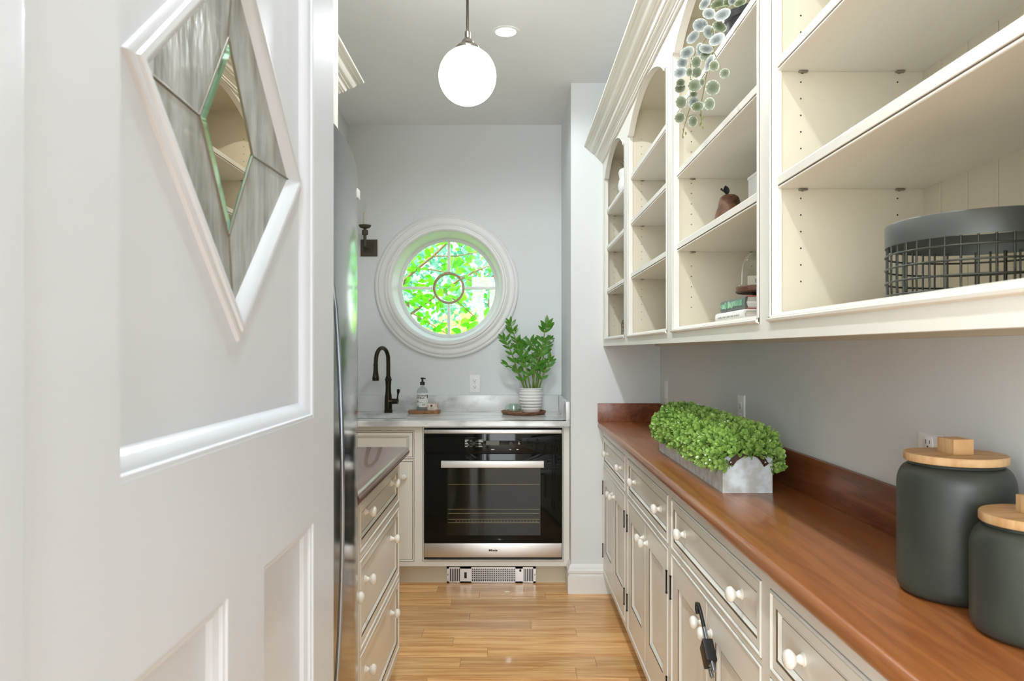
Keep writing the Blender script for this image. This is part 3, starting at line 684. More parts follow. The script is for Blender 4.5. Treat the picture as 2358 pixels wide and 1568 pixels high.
mb = MB(); mb.lathe([(0, pz+.135), (.03, pz+.136), (.066, pz+.13)], (px_, py_, 0), n=24); mb.build('soil', 'soil', pot, 40)
def leafmesh(name, material, L, W, fold=.15, curl=.1, tipw=.9, n=6, shape=None):
    mb = MB(); rows_ = []
    for i in range(n+1):
        t = i/n; wd = W*(shape(t) if shape else math.sin(math.pi*t**tipw)**.75 if 0 < t < 1 else 0)
        z = -curl*L*t*t
        if wd < 1e-5: rows_.append([mb.v((0, L*t, z))])
        else: rows_.append([mb.v((-wd/2, L*t, z+fold*wd)), mb.v((0, L*t, z)), mb.v((wd/2, L*t, z+fold*wd))])
    for a, b in zip(rows_[:-1], rows_[1:]):
        if len(a) == 1: mb.f([a[0], b[1], b[0]]); mb.f([a[0], b[2], b[1]])
        elif len(b) == 1: mb.f([a[0], a[1], b[0]]); mb.f([a[1], a[2], b[0]])
        else: mb.f([a[0], a[1], b[1], b[0]]); mb.f([a[1], a[2], b[2], b[1]])
    return meshof(mb.build(name, material, None, 180, origin=(0, 0, 0), keepnormals=True))
def aim(d, up=Vector((0, 0, 1)), roll=0):
    d = d.normalized(); 
    x = d.cross(up)
    if x.length < 1e-3: x = d.cross(Vector((1, 0, 0)))
    x.normalize(); z = x.cross(d)
    M = Matrix((x, d, z)).transposed(); return (M @ Matrix.Rotation(roll, 3, 'Y')).to_euler()
ZL = leafmesh('leaflet', 'zz_leaf', .056, .020, .06, .10, .85, n=8)
def zc(x, y, dy=0): return P(1140+x/6.53, 720+y/6.53, py_+dy)
stems = [([(450, 1180), (400, 980), (310, 860), (170, 780)], -.03, 4), ([(460, 1180), (340, 880), (260, 640), (190, 480), (140, 400)], -.01, 7),
         ([(490, 1180), (400, 780), (330, 480), (270, 280), (225, 150)], .02, 8), ([(560, 1180), (600, 850), (690, 600), (745, 300), (785, 180)], -.045, 10),
         ([(650, 1180), (720, 950), (790, 790), (820, 720)], -.02, 5), ([(590, 1180), (560, 900), (500, 640), (420, 520), (380, 460)], .03, 8),
         ([(620, 1180), (700, 780), (760, 520), (800, 420)], .03, 7), ([(540, 1180), (480, 880), (440, 700), (400, 620)], -.05, 5), ([(600, 1180), (640, 860), (620, 620), (560, 480), (520, 440)], 0, 8)]
rl = random.Random(11)
for pts, dy, nl in stems:
    p3 = [zc(x, y, dy*(.3+i/len(pts))) for i, (x, y) in enumerate(pts)]
    fine = []
    for i in range(len(p3)-1):
        for j in range(4):
            t = j/4; a = p3[max(i-1, 0)]; b = p3[i]; c = p3[i+1]; d = p3[min(i+2, len(p3)-1)]
            fine.append(.5*((2*b)+(c-a)*t+(2*a-5*b+4*c-d)*t*t+(3*b-a-3*c+d)*t**3))
    fine.append(p3[-1])
    mb = MB(); mb.tube(fine, [.0055*(1-.7*i/len(fine)) for i in range(len(fine))], 8); st = mb.build('stem', 'stem_green', pot, 60)
    for j in range(nl):
        t = .28+.72*j/(nl-1); idx = min(int(t*(len(fine)-1)), len(fine)-2); p = fine[idx]; d = (fine[idx+1]-fine[idx]).normalized()
        for s in (-1, 1):
            if j == nl-1: dd = d+Vector((s*.35, 0, 0))
            else: dd = d*.75+Vector((s*.8, rl.uniform(-.5, .2), rl.uniform(-.05, .15)))
            o = inst(ZL, 'leaflet', st, p, aim(dd, Vector((0, -1, .25)), rl.uniform(-.5, .5)), rl.uniform(.8, 1.25))
ch = (.021, 4.415)
mb = MB(); mb.lathe([(0, .0), (.030, .0), (.045, .010), (.0525, .026), (.0515, .038), (.042, .052), (.034, .056), (.031, .056), (.026, .052), (.026, .02), (0, .018)], (ch[0], ch[1], CT+.009), n=48, flute=.035)
mb.build('candle_holder', 'green_glass', None, 70, label='round ribbed green glass candle holder on the round tray in front of the pot', cat='candle holder')

# ------------------------------------------------------------------ outlets and switches
def outlet(name, label, cat, m, w=.070, h=.115, kind='duplex', horiz=False):
    """m(u,v,w): centre plane"""
    c = m(0, 0, 0); e = empty(name, c, label, cat)
    W, H = (h, w) if horiz else (w, h)
    mb = MB(); mb.nest(rect(-W/2, W/2, -H/2, H/2), [(0, 0), (0, .002), (.003, .0052), (.006, .0058)], m); mb.build('cover_plate', 'plate_white', e, 25)
    rot = (lambda u, v: (v, u)) if horiz else (lambda u, v: (u, v))
    if kind == 'duplex':
        for s in (-.0195, .0195):
            mb = MB(); N = 24; pts = []
            for i in range(N):
                a = 2*math.pi*i/N; u = .017*math.cos(a); v = max(-.0135, min(.0135, .0175*math.sin(a))); uu, vv = (u, v+s) if not horiz else (v+s, u); pts.append((uu, vv))
            if horiz: pts = pts[::-1]
            mb.nest(pts, [(0, .0055), (0, .0066), (.0008, .0070)], m)
            sk = mb.build('socket', 'plate_white', e, 30)
            mb = MB()
            for a, b, c_, d in ((-.0075, -.0055, -.001, .007), (.0055, .0075, 0, .0065), (-.0022, .0022, -.009, -.0045)):
                q = [rot(a, c_+s), rot(b, c_+s), rot(b, d+s), rot(a, d+s)]
                if horiz: q = q[::-1]
                mb.extrude(q, m, .0066, .0073)
            mb.build('slot', 'ink', sk, 0)
        mb = MB(); mb.nest([(.003*math.cos(a), .003*math.sin(a)) for a in [2*math.pi*i/12 for i in range(12)]], [(0, .0055), (0, .0066)], m); mb.build('screw', 'socket', e, 0)
    else:
        mb = MB(); mb.nest(rect(-.0165, .0165, -.033, .033), [(0, .0055), (.001, .0052), (.0015, .0075), (.004, .0085)], m); mb.build('rocker', 'plate_white', e, 25)
    return e
mWB = lambda x, z: (lambda u, v, w_: (x+u, YB-w_, z+v))
mWR = lambda y, z: (lambda u, v, w_: (XR-w_, y-u, z+v))
outlet('wall_outlet', 'white double wall outlet above the marble splash on the back wall', 'outlet', mWB(P(1093.5, 883, YB).x, P(1093.5, 883.5, YB).z))
outlet('light_switch', 'white light switch on the right wall beside the far corner, behind the leafy planter', 'switch', mWR(3.80, 1.087), kind='rocker')
outlet('wall_outlet', 'white double wall outlet on the right wall just above the middle of the leafy planter', 'outlet', mWR(2.56, 1.089))
outlet('wall_outlet', 'white sideways outlet on the right wall behind the tall dark canister', 'outlet', mWR(1.41, 1.103), w=.076, h=.076)

# ------------------------------------------------------------------ sconce
sx, sz = P(850, 571, YB).x, P(850, 571, YB).z
sc = empty('wall_sconce', (sx, YB, sz), 'dark bronze wall sconce with one candle bulb, left of the round window', 'sconce')
mb = MB(); mb.nest(rect(-.053, .053, -.053, .053), [(0, 0), (0, .007), (.002, .009), (.022, .009), (.023, .006), (.027, .006), (.028, .011), (.034, .012), (.035, .008), (.040, .008), (.041, .014)], lambda u, v, w_: (sx+u, YB-w_, sz+v)); mb.build('back_plate', 'bronze_dull', sc, 25)
ex, ey = sx-.004, YB-.115
mb = MB(); mb.tube([(sx-.002, YB-.012, sz-.002), (sx-.002, YB-.06, sz-.002), (ex, ey+.012, sz)], .007, 12); mb.tube([(ex, ey, sz-.006), (ex, ey, sz+.075)], .0095, 14); mb.lathe([(0, .066), (.018, .066), (.019, .069), (.019, .092), (.017, .096), (.008, .097), (.01, .104), (.03, .110), (.038, .120), (.0385, .126), (.035, .126), (.028, .119), (0, .118)], (ex, ey, sz), n=28); mb.build('arm', 'bronze_dull', sc, 40)
mb = MB(); mb.lathe([(0, .118), (.0115, .118), (.0115, .205), (.0095, .207), (0, .207)], (ex, ey, sz), n=20); mb.build('candle_sleeve', 'candle_white', sc, 40)
mb = MB(); mb.lathe([(.006, .207), (.007, .215), (.0135, .232), (.0145, .240), (.012, .252), (.006, .266), (.0015, .278), (0, .279)], (ex, ey, sz), n=20); mb.tube([(ex-.003, ey, sz+.21), (ex-.002, ey, sz+.235), (ex, ey, sz+.243), (ex+.002, ey, sz+.235), (ex+.003, ey, sz+.21)], .0006, 5); mb.build('bulb', 'clear_glass', sc, 60)

# ------------------------------------------------------------------ pendant and can light
gY = 2.75; gx = P(1076.5, 172, gY).x; gz = P(1076.5, 175, gY).z-.001; gr = .1075
pd = empty('pendant_lamp', (gx, gY, ZC), 'white glass globe pendant hanging from a thin metal rod', 'lamp')
mb = MB(); prof = []
for i in range(33):
    a = -math.pi/2+math.pi*i/32
    r_, z_ = gr*math.cos(a), gr*math.sin(a)
    if z_ > gr*.915: break
    prof.append((max(r_, 0), gz+z_))
prof[0] = (0, gz-gr); prof += [(.041, gz+.100), (.041, gz+.107)]
mb.lathe(prof, (gx, gY, 0), n=48); mb.build('globe', 'globe_glow', pd, 60)
cz = gz+.098
mb = MB(); mb.lathe([(.043, cz-.004), (.0445, cz+.004), (.043, cz+.010), (.036, cz+.017), (.024, cz+.022), (.022, cz+.026), (.021, cz+.033), (.0125, cz+.042), (.0105, cz+.044)], (gx, gY, 0), n=32)
cap_ = mb.build('shade_holder', 'nickel', pd, 50)
for a in (0, 2.1, 4.2):
    mb = MB(); mb.lathe([(0, .049), (.003, .049), (.003, .04)], (0, 0, 0), 'X', 10, M=Matrix.Translation((gx, gY, cz+.004)) @ Matrix.Rotation(a-math.pi/2, 4, 'Z')); mb.build('set_screw', 'steel', cap_, 50)
mb = MB(); mb.lathe([(.0105, cz+.042), (.0105, cz+.066), (.0065, cz+.070), (.006, cz+.076)], (gx, gY, 0), n=20); mb.build('socket_sleeve', 'nickel', pd, 40)
mb = MB(); mb.tube([(gx, gY, cz+.07), (gx, gY, ZC-.02)], .0048, 12); mb.lathe([(.055, ZC-.001), (.055, ZC-.012), (.045, ZC-.02), (0, ZC-.022)], (gx, gY, 0), n=32); mb.build('rod', 'bronze_dull', pd, 40)
for i, (cx, cy) in enumerate(CANS):
    lbl = ['round recessed ceiling light beyond the pendant globe', 'round recessed ceiling light nearer than the pendant globe', 'round recessed ceiling light above the doorway', 'round recessed ceiling light in the kitchen behind the camera'][i]
    e = empty('recessed_light', (cx, cy, ZC), lbl, 'ceiling light', 'recessed ceiling lights')
    mb = MB(); mb.lathe([(.062, ZC-.0005), (.062, ZC-.003), (.054, ZC-.006), (.047, ZC-.004), (.046, ZC-.001)], (cx, cy, 0), n=40); mb.build('trim_ring', 'plate_white', e, 40)
    mb = MB(); mb.lathe([(0, ZC-.0012), (.046, ZC-.0012), (.046, ZC-.0006)], (cx, cy, 0), n=40); mb.build('lens', 'can_glow', e, 40)

# ------------------------------------------------------------------ left side: fridge, over-fridge cabinet, drawer base, upper hutch
LX = -.437
mL = lambda u, v, w_: (LX+w_, u, v)
lb_ = empty('drawer_cabinet', (-.72, 2.45, 0), 'cream drawer cabinet on the left between the refrigerator and the sink run', 'cabinet')
LZ = [(.718, .850), (.433, .680), (.145, .403)]
ops = [(2.147, 2.88, a, b) for a, b in LZ]+[(1.975, 2.10, .145, .68)]
faceframe('face_frame', (1.965, 2.91), (.11, .882), ops, mL, lb_)
for a, b in LZ: front('drawer', 2.147, 2.88, a, b, mL, lb_, rail=.022, knobs=[(2.265, a+.088 if b > .8 else (b-.082), -.008), (2.75, a+.088 if b > .8 else (b-.082), -.008)])
front('door', 1.975, 2.10, .145, .68, mL, lb_, rail=.03, knobs=[(2.035, .618, 0)])
mb = MB(); mb.box(XL+.001, LX-.02, 1.965, 1.98, .11, .882); mb.box(XL+.001, LX-.02, 2.895, 2.91, .11, .882); mb.box(XL+.001, LX-.02, 1.98, 2.895, .11, .125); mb.box(XL+.001, -.51, 1.965, 2.91, 0, .11); mb.build('carcass', 'cream', lb_, 0)
mb = MB(); prof = [(XL+.001, .917), (-.415, .917)]+[(-.4165+.0165*math.sin(t), .8995+.0175*math.cos(t)) for t in [math.pi*i/10 for i in range(1, 10)]]+[(-.4165, .882), (XL+.001, .882)]
mb.sweep(prof, lambda a, b, t: (a, t, b), 1.965, 2.93)
mb.build('wood_countertop', 'cherry_left', None, 40, label='brown wood countertop with rounded edge on the left drawer cabinet, partly behind the refrigerator', cat='countertop')
# fridge
fr_ = empty('refrigerator', (-.68, 1.495, 0), 'tall stainless refrigerator with bowed front behind the white door', 'refrigerator')
FRY0, FRY1, FRZ = 1.04, 1.95, 1.761
mb = MB(); mb.box(XL+.02, -.455, FRY0+.005, FRY1-.005, .02, FRZ-.012, .004); mb.build('fridge_body', 'steel', fr_, 30)
def bow(y): t = (y-1.495)/.455; return -.358-.044*t*t
def fdoor(name, y0, y1, z0, z1):
    mb = MB(); N = 20; pts = [(bow(y0+(y1-y0)*i/N)-(.010 if i in (0, N) else 0), y0+(y1-y0)*i/N) for i in range(N+1)]
    poly = pts+[(-.452, y1), (-.452, y0)]
    a = [mb.v((x, y, z0)) for x, y in poly]; b = [mb.v((x, y, z1)) for x, y in poly]; mb.f(a[::-1]); mb.f(b)
    for k in range(len(poly)): mb.f([a[k], a[(k+1) % len(poly)], b[(k+1) % len(poly)], b[k]])
    return mb.build(name, 'steel_fridge', fr_, 40)
for y0, y1, hy in ((FRY0, 1.443, 1.405), (1.449, FRY1, 1.487)):
    d = fdoor('fridge_door', y0, y1, .425, FRZ)
    mb = MB(); hp = []
    for i in range(17):
        t = -1+2*i/16; hp.append((bow(hy)+.001+.019*(1-t*t)**.8 if abs(t) < 1 else bow(hy), hy, 1.0+.44*t))
    mb.tube(hp, .0048, 10); mb.build('door_handle', 'steel_handle', d, 60)
d = fdoor('freezer_drawer', FRY0, FRY1, .05, .42)
mb = MB(); mb.tube([(bow(1.10), 1.12, .34), (bow(1.2)+.04, 1.16, .34), (bow(1.5)+.045, 1.5, .34), (bow(1.8)+.04, 1.83, .34), (bow(1.9), 1.87, .34)], .0095, 10); mb.build('drawer_handle', 'steel_handle', d, 60)
mb = MB(); mb.box(-.002, .001, -.02, .02, -.012, .012, .0008); o = mb.build('white_mark', 'plate_white', fr_, 30); o.location = (bow(1.885)+.002, 1.885, 1.70)  # small raised white mark near the top of the far door
# cabinet over the fridge
ofc = empty('overhead_cabinet', (-.74, 1.5, 1.80), 'white cabinet above the refrigerator reaching the ceiling', 'cabinet')
mb = MB(); mb.box(XL+.001, -.475, 1.0, 1.951, 1.80, ZC-.003); mb.build('carcass', 'trim_paint', ofc, 0)
mO = lambda u, v, w_: (-.455+w_, u, v)
faceframe('face_frame', (1.0, 1.951), (1.80, ZC-.003), [(1.05, 1.47, 1.85, 2.65), (1.49, 1.91, 1.85, 2.65)], mO, ofc)
for a, b in ((1.05, 1.47), (1.49, 1.91)): front('door', a, b, 1.85, 2.65, mO, ofc, rails=(.07, .07, .07), knobs=[((1.43 if a < 1.2 else 1.53), 1.93, 0)])
# upper hutch on the left, crown visible past the fridge cabinet
hu = empty('wall_cabinet', (-.86, 2.4, 1.323), 'cream wall cabinet with a stepped crown on the left above the drawer cabinet', 'cabinet')
mb = MB(); mb.box(XL+.001, -.72, 1.965, 1.985, 1.323, 2.33); mb.box(XL+.001, -.72, 2.90, 2.92, 1.323, 2.33); mb.box(XL+.001, -.72, 1.985, 2.90, 1.352, 1.372); mb.box(XL+.001, -.72, 1.985, 2.90, 2.31, 2.33); mb.box(XL+.001, XL+.012, 1.985, 2.90, 1.372, 2.31); mb.build('carcass', 'cream_in', hu, 0)
mb = MB(); mb.box(-.72, -.70, 1.965, 2.01, 1.323, 2.33); mb.box(-.72, -.70, 2.875, 2.92, 1.323, 2.33); mb.box(-.72, -.70, 2.01, 2.875, 1.323, 1.372); mb.box(-.72, -.70, 2.01, 2.875, 2.24, 2.33); mb.build('face_frame', 'cream', hu, 0)
for z in (1.602, 1.827, 2.02): mb = MB(); mb.box(XL+.012, -.722, 1.985, 2.90, z, z+.025); mb.build('shelf', 'cream', hu, 0)
mb = MB()
side = [(-.198-p, q) for p, q in cp[1:-1]]      # mirrored profile, frame at X=-.70
prev = None
for p, q in cp[1:-1]:
    off = .498-p                                  # projection from the cabinet face
    ring = [mb.v((-.70+off, 1.965, q)), mb.v((-.70+off, 2.92+off, q)), mb.v((XL+.001, 2.92+off, q))]
    if prev:
        for i in range(2): mb.f([prev[i], prev[i+1], ring[i+1], ring[i]])
    prev = ring
mb.f([prev[0], prev[1], prev[2], mb.v((XL+.001, 1.965, 2.40))])
mb.build('crown_moulding', 'cream', hu, 40)

# ------------------------------------------------------------------ entry door standing open on the left
DX = -.27
mD = lambda u, v, w_: (DX+w_, u, v)
dr1 = empty('door_1', (-.288, .408, 0), None, None, kind='structure')
Y_0, Y_1, Yb, Yc, Yd, Ye = .408, .508, .706, .8095, 1.013, 1.128
ZR1, ZR2, ZP1, ZP2 = 1.063, 1.208, .25, 1.90
mb = MB()
def dbox(y0, y1, z0, z1): mb.box(DX-.036, DX, y0, y1, z0, z1)
dbox(Y_0, Y_1, .012, 2.04); dbox(Yd, Ye, .012, 2.04); dbox(Y_1, Yd, .012, ZP1); dbox(Y_1, Yd, ZR1, ZR2); dbox(Y_1, Yd, ZP2, 2.04); dbox(Yb, Yc, ZP1, ZR1)
mb.build('door_frame', 'door_paint', dr1, 0, kind='structure')
PX = -.0148
for a, b in ((Y_1, Yb), (Yc, Yd)):
    mb = MB(); mb.nest(rect(a, b, ZP1, ZR1), [(0, .0), (.0015, -.0025), (.0045, -.003), (.006, -.0062), (.014, -.0095), (.017, -.0145), (.02, PX)], mD); mb.box(DX-.03, DX-.018, a, b, ZP1, ZR1); mb.build('door_panel', 'door_paint', dr1, 30, kind='structure')
# upper panel with kite-shaped light
GC = (.768, 1.522); GW, GH = .186, .174
dia = lambda o_=0: inset([(GC[0], GC[1]-GH), (GC[0]+GW, GC[1]), (GC[0], GC[1]+GH), (GC[0]-GW, GC[1])], -o_)
mb = MB(); q = dia(.012); a0, a1, z0, z1 = Y_1, Yd, ZR2, ZP2; cm = GC
for pts in ([(a0, z0), (cm[0], z0), q[0], q[3], (a0, cm[1])], [(cm[0], z0), (a1, z0), (a1, cm[1]), q[1], q[0]], [(a1, cm[1]), (a1, z1), (cm[0], z1), q[2], q[1]], [(cm[0], z1), (a0, z1), (a0, cm[1]), q[3], q[2]]):
    mb.extrude(pts, mD, PX-.008, PX)
mb.build('door_panel', 'door_paint', dr1, 0, kind='structure')
mb = MB(); mb.nest(rect(Y_1, Yd, ZR2, ZP2), [(0, -.0004), (.0012, -.0004), (.004, -.0004), (.0055, -.003), (.008, -.004), (.013, -.0065), (.016, -.0085), (.018, -.0125), (.0215, PX)], mD, cap=False); mb.build('panel_moulding', 'door_paint', dr1, 35, kind='structure')
mb = MB(); mb.nest(dia(), [(-.029, PX), (-.0275, -.0115), (-.0235, -.0095), (-.021, -.0095), (-.0195, -.0072), (-.015, -.0066), (-.012, -.008), (-.003, -.0165), (0, -.0185), (0, -.024)], mD, cap=False); mb.build('light_moulding', 'door_paint', dr1, 35, kind='structure')
ID = [(.755, 1.518-.1015), (.755+.0705, 1.518), (.755, 1.518+.1015), (.755-.0705, 1.518)]; OD = dia(.003)
for i in range(4):
    j = (i+1) % 4; q = inset([OD[i], OD[j], ID[j], ID[i]], .0006)
    mb = MB(); mb.extrude(q, mD, -.0215, -.0185); mb.build('textured_glass', 'streaky_glass', dr1, 0, kind='structure')
mb = MB(); mb.nest(ID, [(0, -.0215), (0, -.019), (.009, -.0165, 0)], mD, cap=False); mb.build('glass_bevel', 'bevel_glass', dr1, 0, kind='structure')
mb = MB(); q = inset(ID, .009); mb.extrude(q, mD, -.0205, -.0165); mb.build('clear_glass', 'door_clear', dr1, 0, kind='structure')
mb = MB()
for i in range(4):
    j = (i+1) % 4
    mb.tube([mD(*ID[i], -.0185), mD(*ID[j], -.0185)], .0015, 8); mb.tube([mD(*ID[i], -.0185), mD(*OD[i], -.0185)], .0014, 8); mb.tube([mD(*OD[i], -.0187), mD(*OD[j], -.0187)], .0012, 8)
mb.build('lead_came', 'lead', dr1, 60, kind='structure')
mb = MB(); mb.box(DX-.05, DX+.004, .26, .4055, 0, 2.08, .003); struct(mb, 'trim_1', 'door_paint')

# ------------------------------------------------------------------ canisters
def canister(x, y, r, h, lr, label, knob=True):
    z = .917; e = empty('canister', (x, y, z), label, 'canister', 'dark green canisters on the wood counter')
    mb = MB(); rc = .02
    pr = [(0, z), (r-.014, z), (r-.006, z+.003), (r-.001, z+.010), (r, z+.02), (r, z+h-.035)]
    for i in range(1, 7): a = math.pi/2*i/6; pr.append((r-.016*(1-math.cos(a))-.002*i/6, z+h-.035+.03*math.sin(a)))
    pr += [(lr-.006, z+h-.004), (lr-.008, z+h), (lr-.014, z+h), (lr-.014, z+h-.02), (0, z+h-.03)]
    mb.lathe(pr, (x, y, 0), n=64); mb.build('canister_body', 'ceramic_green', e, 50)
    mb = MB(); mb.lathe([(0, z+h+.0008), (lr-.001, z+h+.0008), (lr, z+h+.002), (lr, z+h+.0115), (lr-.001, z+h+.013), (0, z+h+.013)], (x, y, 0), n=64); ld = mb.build('lid', 'lid_wood', e, 40)
    if knob: mb = MB(); mb.box(-.0165, .0165, -.020, .020, 0, .024, .001, M=Matrix.Translation((x, y, z+h+.013)) @ Matrix.Rotation(R(4), 4, 'Z')); mb.build('lid_knob', 'lid_wood', ld, 30)
canister(.702, 1.165, .0825, .208, .0725, 'taller dark green canister with pale wood lid, behind the shorter one')
canister(.709, .991, .0795, .150, .0688, 'shorter dark green canister with pale wood lid, nearest at the right edge')

# ------------------------------------------------------------------ planter with boxwood
pl = empty('planter_box', (.638, 2.41, .917), 'rectangular galvanised metal planter with leather handles on the cherry counter', 'planter')
x0, x1, y0, y1, z0, z1 = .571, .705, 1.985, 2.83, .917, 1.016
mb = MB(); mb.nest(rect(x0, x1, y0, y1), [(0, z0), (0, z1), (.0015, z1+.001), (.003, z1), (.003, z1-.02)], lambda u, v, w_: (u, v, w_), capback=True); mb.build('metal_box', 'zinc', pl, 20)
for yy, s in ((y0, -1), (y1, 1)):
    mb = MB(); hp = [(x0+.018, 0, -.020), (x0+.030, .004, -.002), (x0+.045, .012, .010), (x0+.067, .016, .016), (x0+.09, .012, .010), (x0+.104, .004, -.002), (x0+.116, 0, -.020)]
    vs = []
    for i, (x, d, dz) in enumerate(hp):
        a = hp[max(i-1, 0)]; b = hp[min(i+1, 6)]; t = Vector((b[0]-a[0], 0, b[2]-a[2])).normalized(); nrm = Vector((-t.z, 0, t.x))*.0075
        c = Vector((x, yy+s*(.003+d), z1-.004+dz)); vs.append([mb.v(c+nrm), mb.v(c-nrm), mb.v(c-nrm+Vector((0, s*.003, 0))), mb.v(c+nrm+Vector((0, s*.003, 0)))])
    for a, b in zip(vs[:-1], vs[1:]):
        for k in range(4): mb.f([a[k], a[(k+1) % 4], b[(k+1) % 4], b[k]])
    mb.f(vs[0]); mb.f(vs[-1]); hd = mb.build('handle', 'leather', pl, 40)
    for i in (0, -1):
        x = hp[i][0]+(.003 if i == 0 else -.003); mb = MB(); mb.lathe([(0, yy+s*.010), (.003, yy+s*.009), (.0038, yy+s*.006)], (x, 0, z1-.016), 'Y', 12); mb.build('rivet', 'nickel', hd, 50)
# foliage: sprigs of small spoon leaves
def sprigmesh(seed):
    r = random.Random(seed); mb = MB()
    def leaf(M, L, W):
        sh = [(0, .12), (.3, .45), (.6, .95), (.82, .9), (1, .35)]; pr = []
        for t, w_ in sh:
            z = .25*L*t*t; pr.append([mb.v(M @ Vector((-W*w_/2, L*t, z+.1*W*w_))), mb.v(M @ Vector((0, L*t, z))), mb.v(M @ Vector((W*w_/2, L*t, z+.1*W*w_)))])
        for a, b in zip(pr[:-1], pr[1:]): mb.f([a[0], a[1], b[1], b[0]]); mb.f([a[1], a[2], b[2], b[1]])
    for lv, (n, el, L, zz) in enumerate(((4, 12, .017, -.010), (4, 32, .0155, -.004), (3, 62, .012, 0))):
        for i in range(n):
            M = Matrix.Translation((0, 0, zz)) @ Matrix.Rotation(2*math.pi*i/n+lv*.8+r.uniform(-.3, .3), 4, 'Z') @ Matrix.Rotation(R(el+r.uniform(-10, 10)), 4, 'X')
            leaf(M, L*r.uniform(.9, 1.15), .0092)
    mb.tube([(0, 0, -.025), (0, 0, 0)], .0009, 4, caps=False)
    return meshof(mb.build('sprig', 'box_leaf', None, 180, origin=(0, 0, 0), keepnormals=True))
SP = [sprigmesh(i) for i in range(4)]
bw = empty('boxwood_plant', (.638, 2.41, 1.0), 'dense bright green boxwood foliage filling the galvanised planter', 'plant')
rb = random.Random(5); sites = []
cx, cz, ax_, az_ = .640, 1.008, .094, .088
tries = 0
while len(sites) < 1050 and tries < 60000:
    tries += 1
    yy = rb.uniform(1.955, 2.875); th = rb.uniform(R(-24), R(204))
    e_ = min(1, (yy-1.935)/.10, (2.895-yy)/.10)**.5 if 1.935 < yy < 2.895 else 0
    rr = rb.uniform(.86, 1.06); x = cx+ax_*rr*(.72+.28*e_)*math.cos(th); z = cz+az_*rr*(.35+.65*e_)*math.sin(th)
    if z < 1.02 and x0-.008 < x < x1+.008 and y0-.008 < yy < y1+.008: continue
    if x > .79: continue
    if rb.random() < .14:
        q_ = math.sqrt(rb.random()); yy = 1.985-.045*(1-q_*q_)+rb.uniform(-.008, .008); x = cx+ax_*q_*.95*math.cos(th); z = cz+.012+az_*q_*.95*abs(math.sin(th)); e_ = .5
        if z < 1.028: continue
    p = Vector((x, yy, z))
    if any((p-s[0]).length < .0128 for s in sites[-1050:]): continue
    nrm = Vector((math.cos(th)/ax_, (yy-2.415)/.46*(1-e_)*12*1.6, math.sin(th)/az_)).normalized()
    nrm = (nrm+Vector((rb.uniform(-.35, .35), rb.uniform(-.35, .35), rb.uniform(-.1, .45)))).normalized(); sites.append((p, nrm))
sites.sort(key=lambda s: s[0].y+max(0, s[0].x-.64)*4)
def sprigM(p, nrm, s): return Matrix.Translation(p) @ nrm.to_track_quat('Z', 'Y').to_matrix().to_4x4() @ Matrix.Rotation(rb.uniform(0, 6.28), 4, 'Z') @ Matrix.Scale(s, 4)
for p, nrm in sites[:280]:
    M = sprigM(p, nrm, rb.uniform(.95, 1.35)); o = inst(rb.choice(SP), 'sprig', bw, M.to_translation(), M.to_euler(), M.to_scale()[0])
def joined(name, items, par, mats, **kw):
    vs = []; fs = []
    for me, M in items:
        b = len(vs); vs += [M @ q.co for q in me.vertices]; fs += [[b+i for i in pg.vertices] for pg in me.polygons]
    me = bpy.data.meshes.new(name); me.from_pydata(vs, [], fs); me.materials.append(MAT[mats]); me.shade_smooth()
    o = bpy.data.objects.new(name, me); COL.objects.link(o)
    if par is not None: setparent(o, par)
    return tag(o, **kw)
joined('foliage', [(rb.choice(SP), sprigM(p, nrm, rb.uniform(.95, 1.3))) for p, nrm in sites[280:]], bw, 'box_leaf', kind='stuff')
mb = MB(); prev = None
for i in range(21):
    yy = 1.99+.84*i/20; e_ = min(1, (i+.6)/3, (20.6-i)/3)**.5; ring = [mb.v((cx+.058*math.cos(a), yy, 1.0+.075*e_*math.sin(a))) for a in [math.pi*k/10 for k in range(11)]]
    if prev:
        for k in range(10): mb.f([prev[k], prev[k+1], ring[k+1], ring[k]])
    else: mb.f(ring)
    prev = ring
mb.f(prev); mat('core_shade', (38, 62, 24), .9); mb.build('foliage_core', 'core_shade', bw, 60)  # dark green core colour stands in for shade between the leaves

# ------------------------------------------------------------------ padlock on the third bay's door knobs
pk = empty('padlock', (.475, 1.83, .57), 'black padlock with steel bolt hung over the paired cabinet door knobs', 'padlock')
c = Vector((.4745, 1.87, .597))
bY, bZ = 1.80, .555
ang = R(38)
Mk = Matrix.Translation((.4755, 1.772, .572)) @ Matrix.Rotation(ang, 4, 'X')
mb = MB(); mb.box(-.013, .013, -.028, .028, -.022, .022, .004, M=Mk); mb.build('lock_body', 'black', pk, 40)
mb = MB(); pts = [Mk @ Vector(q) for q in ((0, .026, .014), (0, .105, .014), (0, .128, .010), (0, .138, -.002), (0, .128, -.014), (0, .118, -.016))]
mb.tube(pts, .0048, 12); mb.build('shackle', 'black', pk, 60)
mb = MB(); mb.tube([Mk @ Vector((0, .026, .014)), Mk @ Vector((0, .060, .014))], .0054, 12); mb.build('bolt', 'steel_handle', pk, 60); mb = MB(); mb.tube([Mk @ Vector((0, -.026, .014)), Mk @ Vector((0, -.052, .014))], .0054, 12); mb.build('bolt', 'steel_handle', pk, 60); mb = MB(); mb.tube([Mk @ Vector((0, -.026, -.012)), Mk @ Vector((0, -.052, -.012))], .0054, 12); mb.build('bolt', 'steel_handle', pk, 60)
mb = MB(); mb.lathe([(0, -.0300), (.006, -.0300), (.0065, -.0275)], (0, 0, 0), 'Y', 16, M=Mk); mb.build('keyway', 'rack', pk, 50)

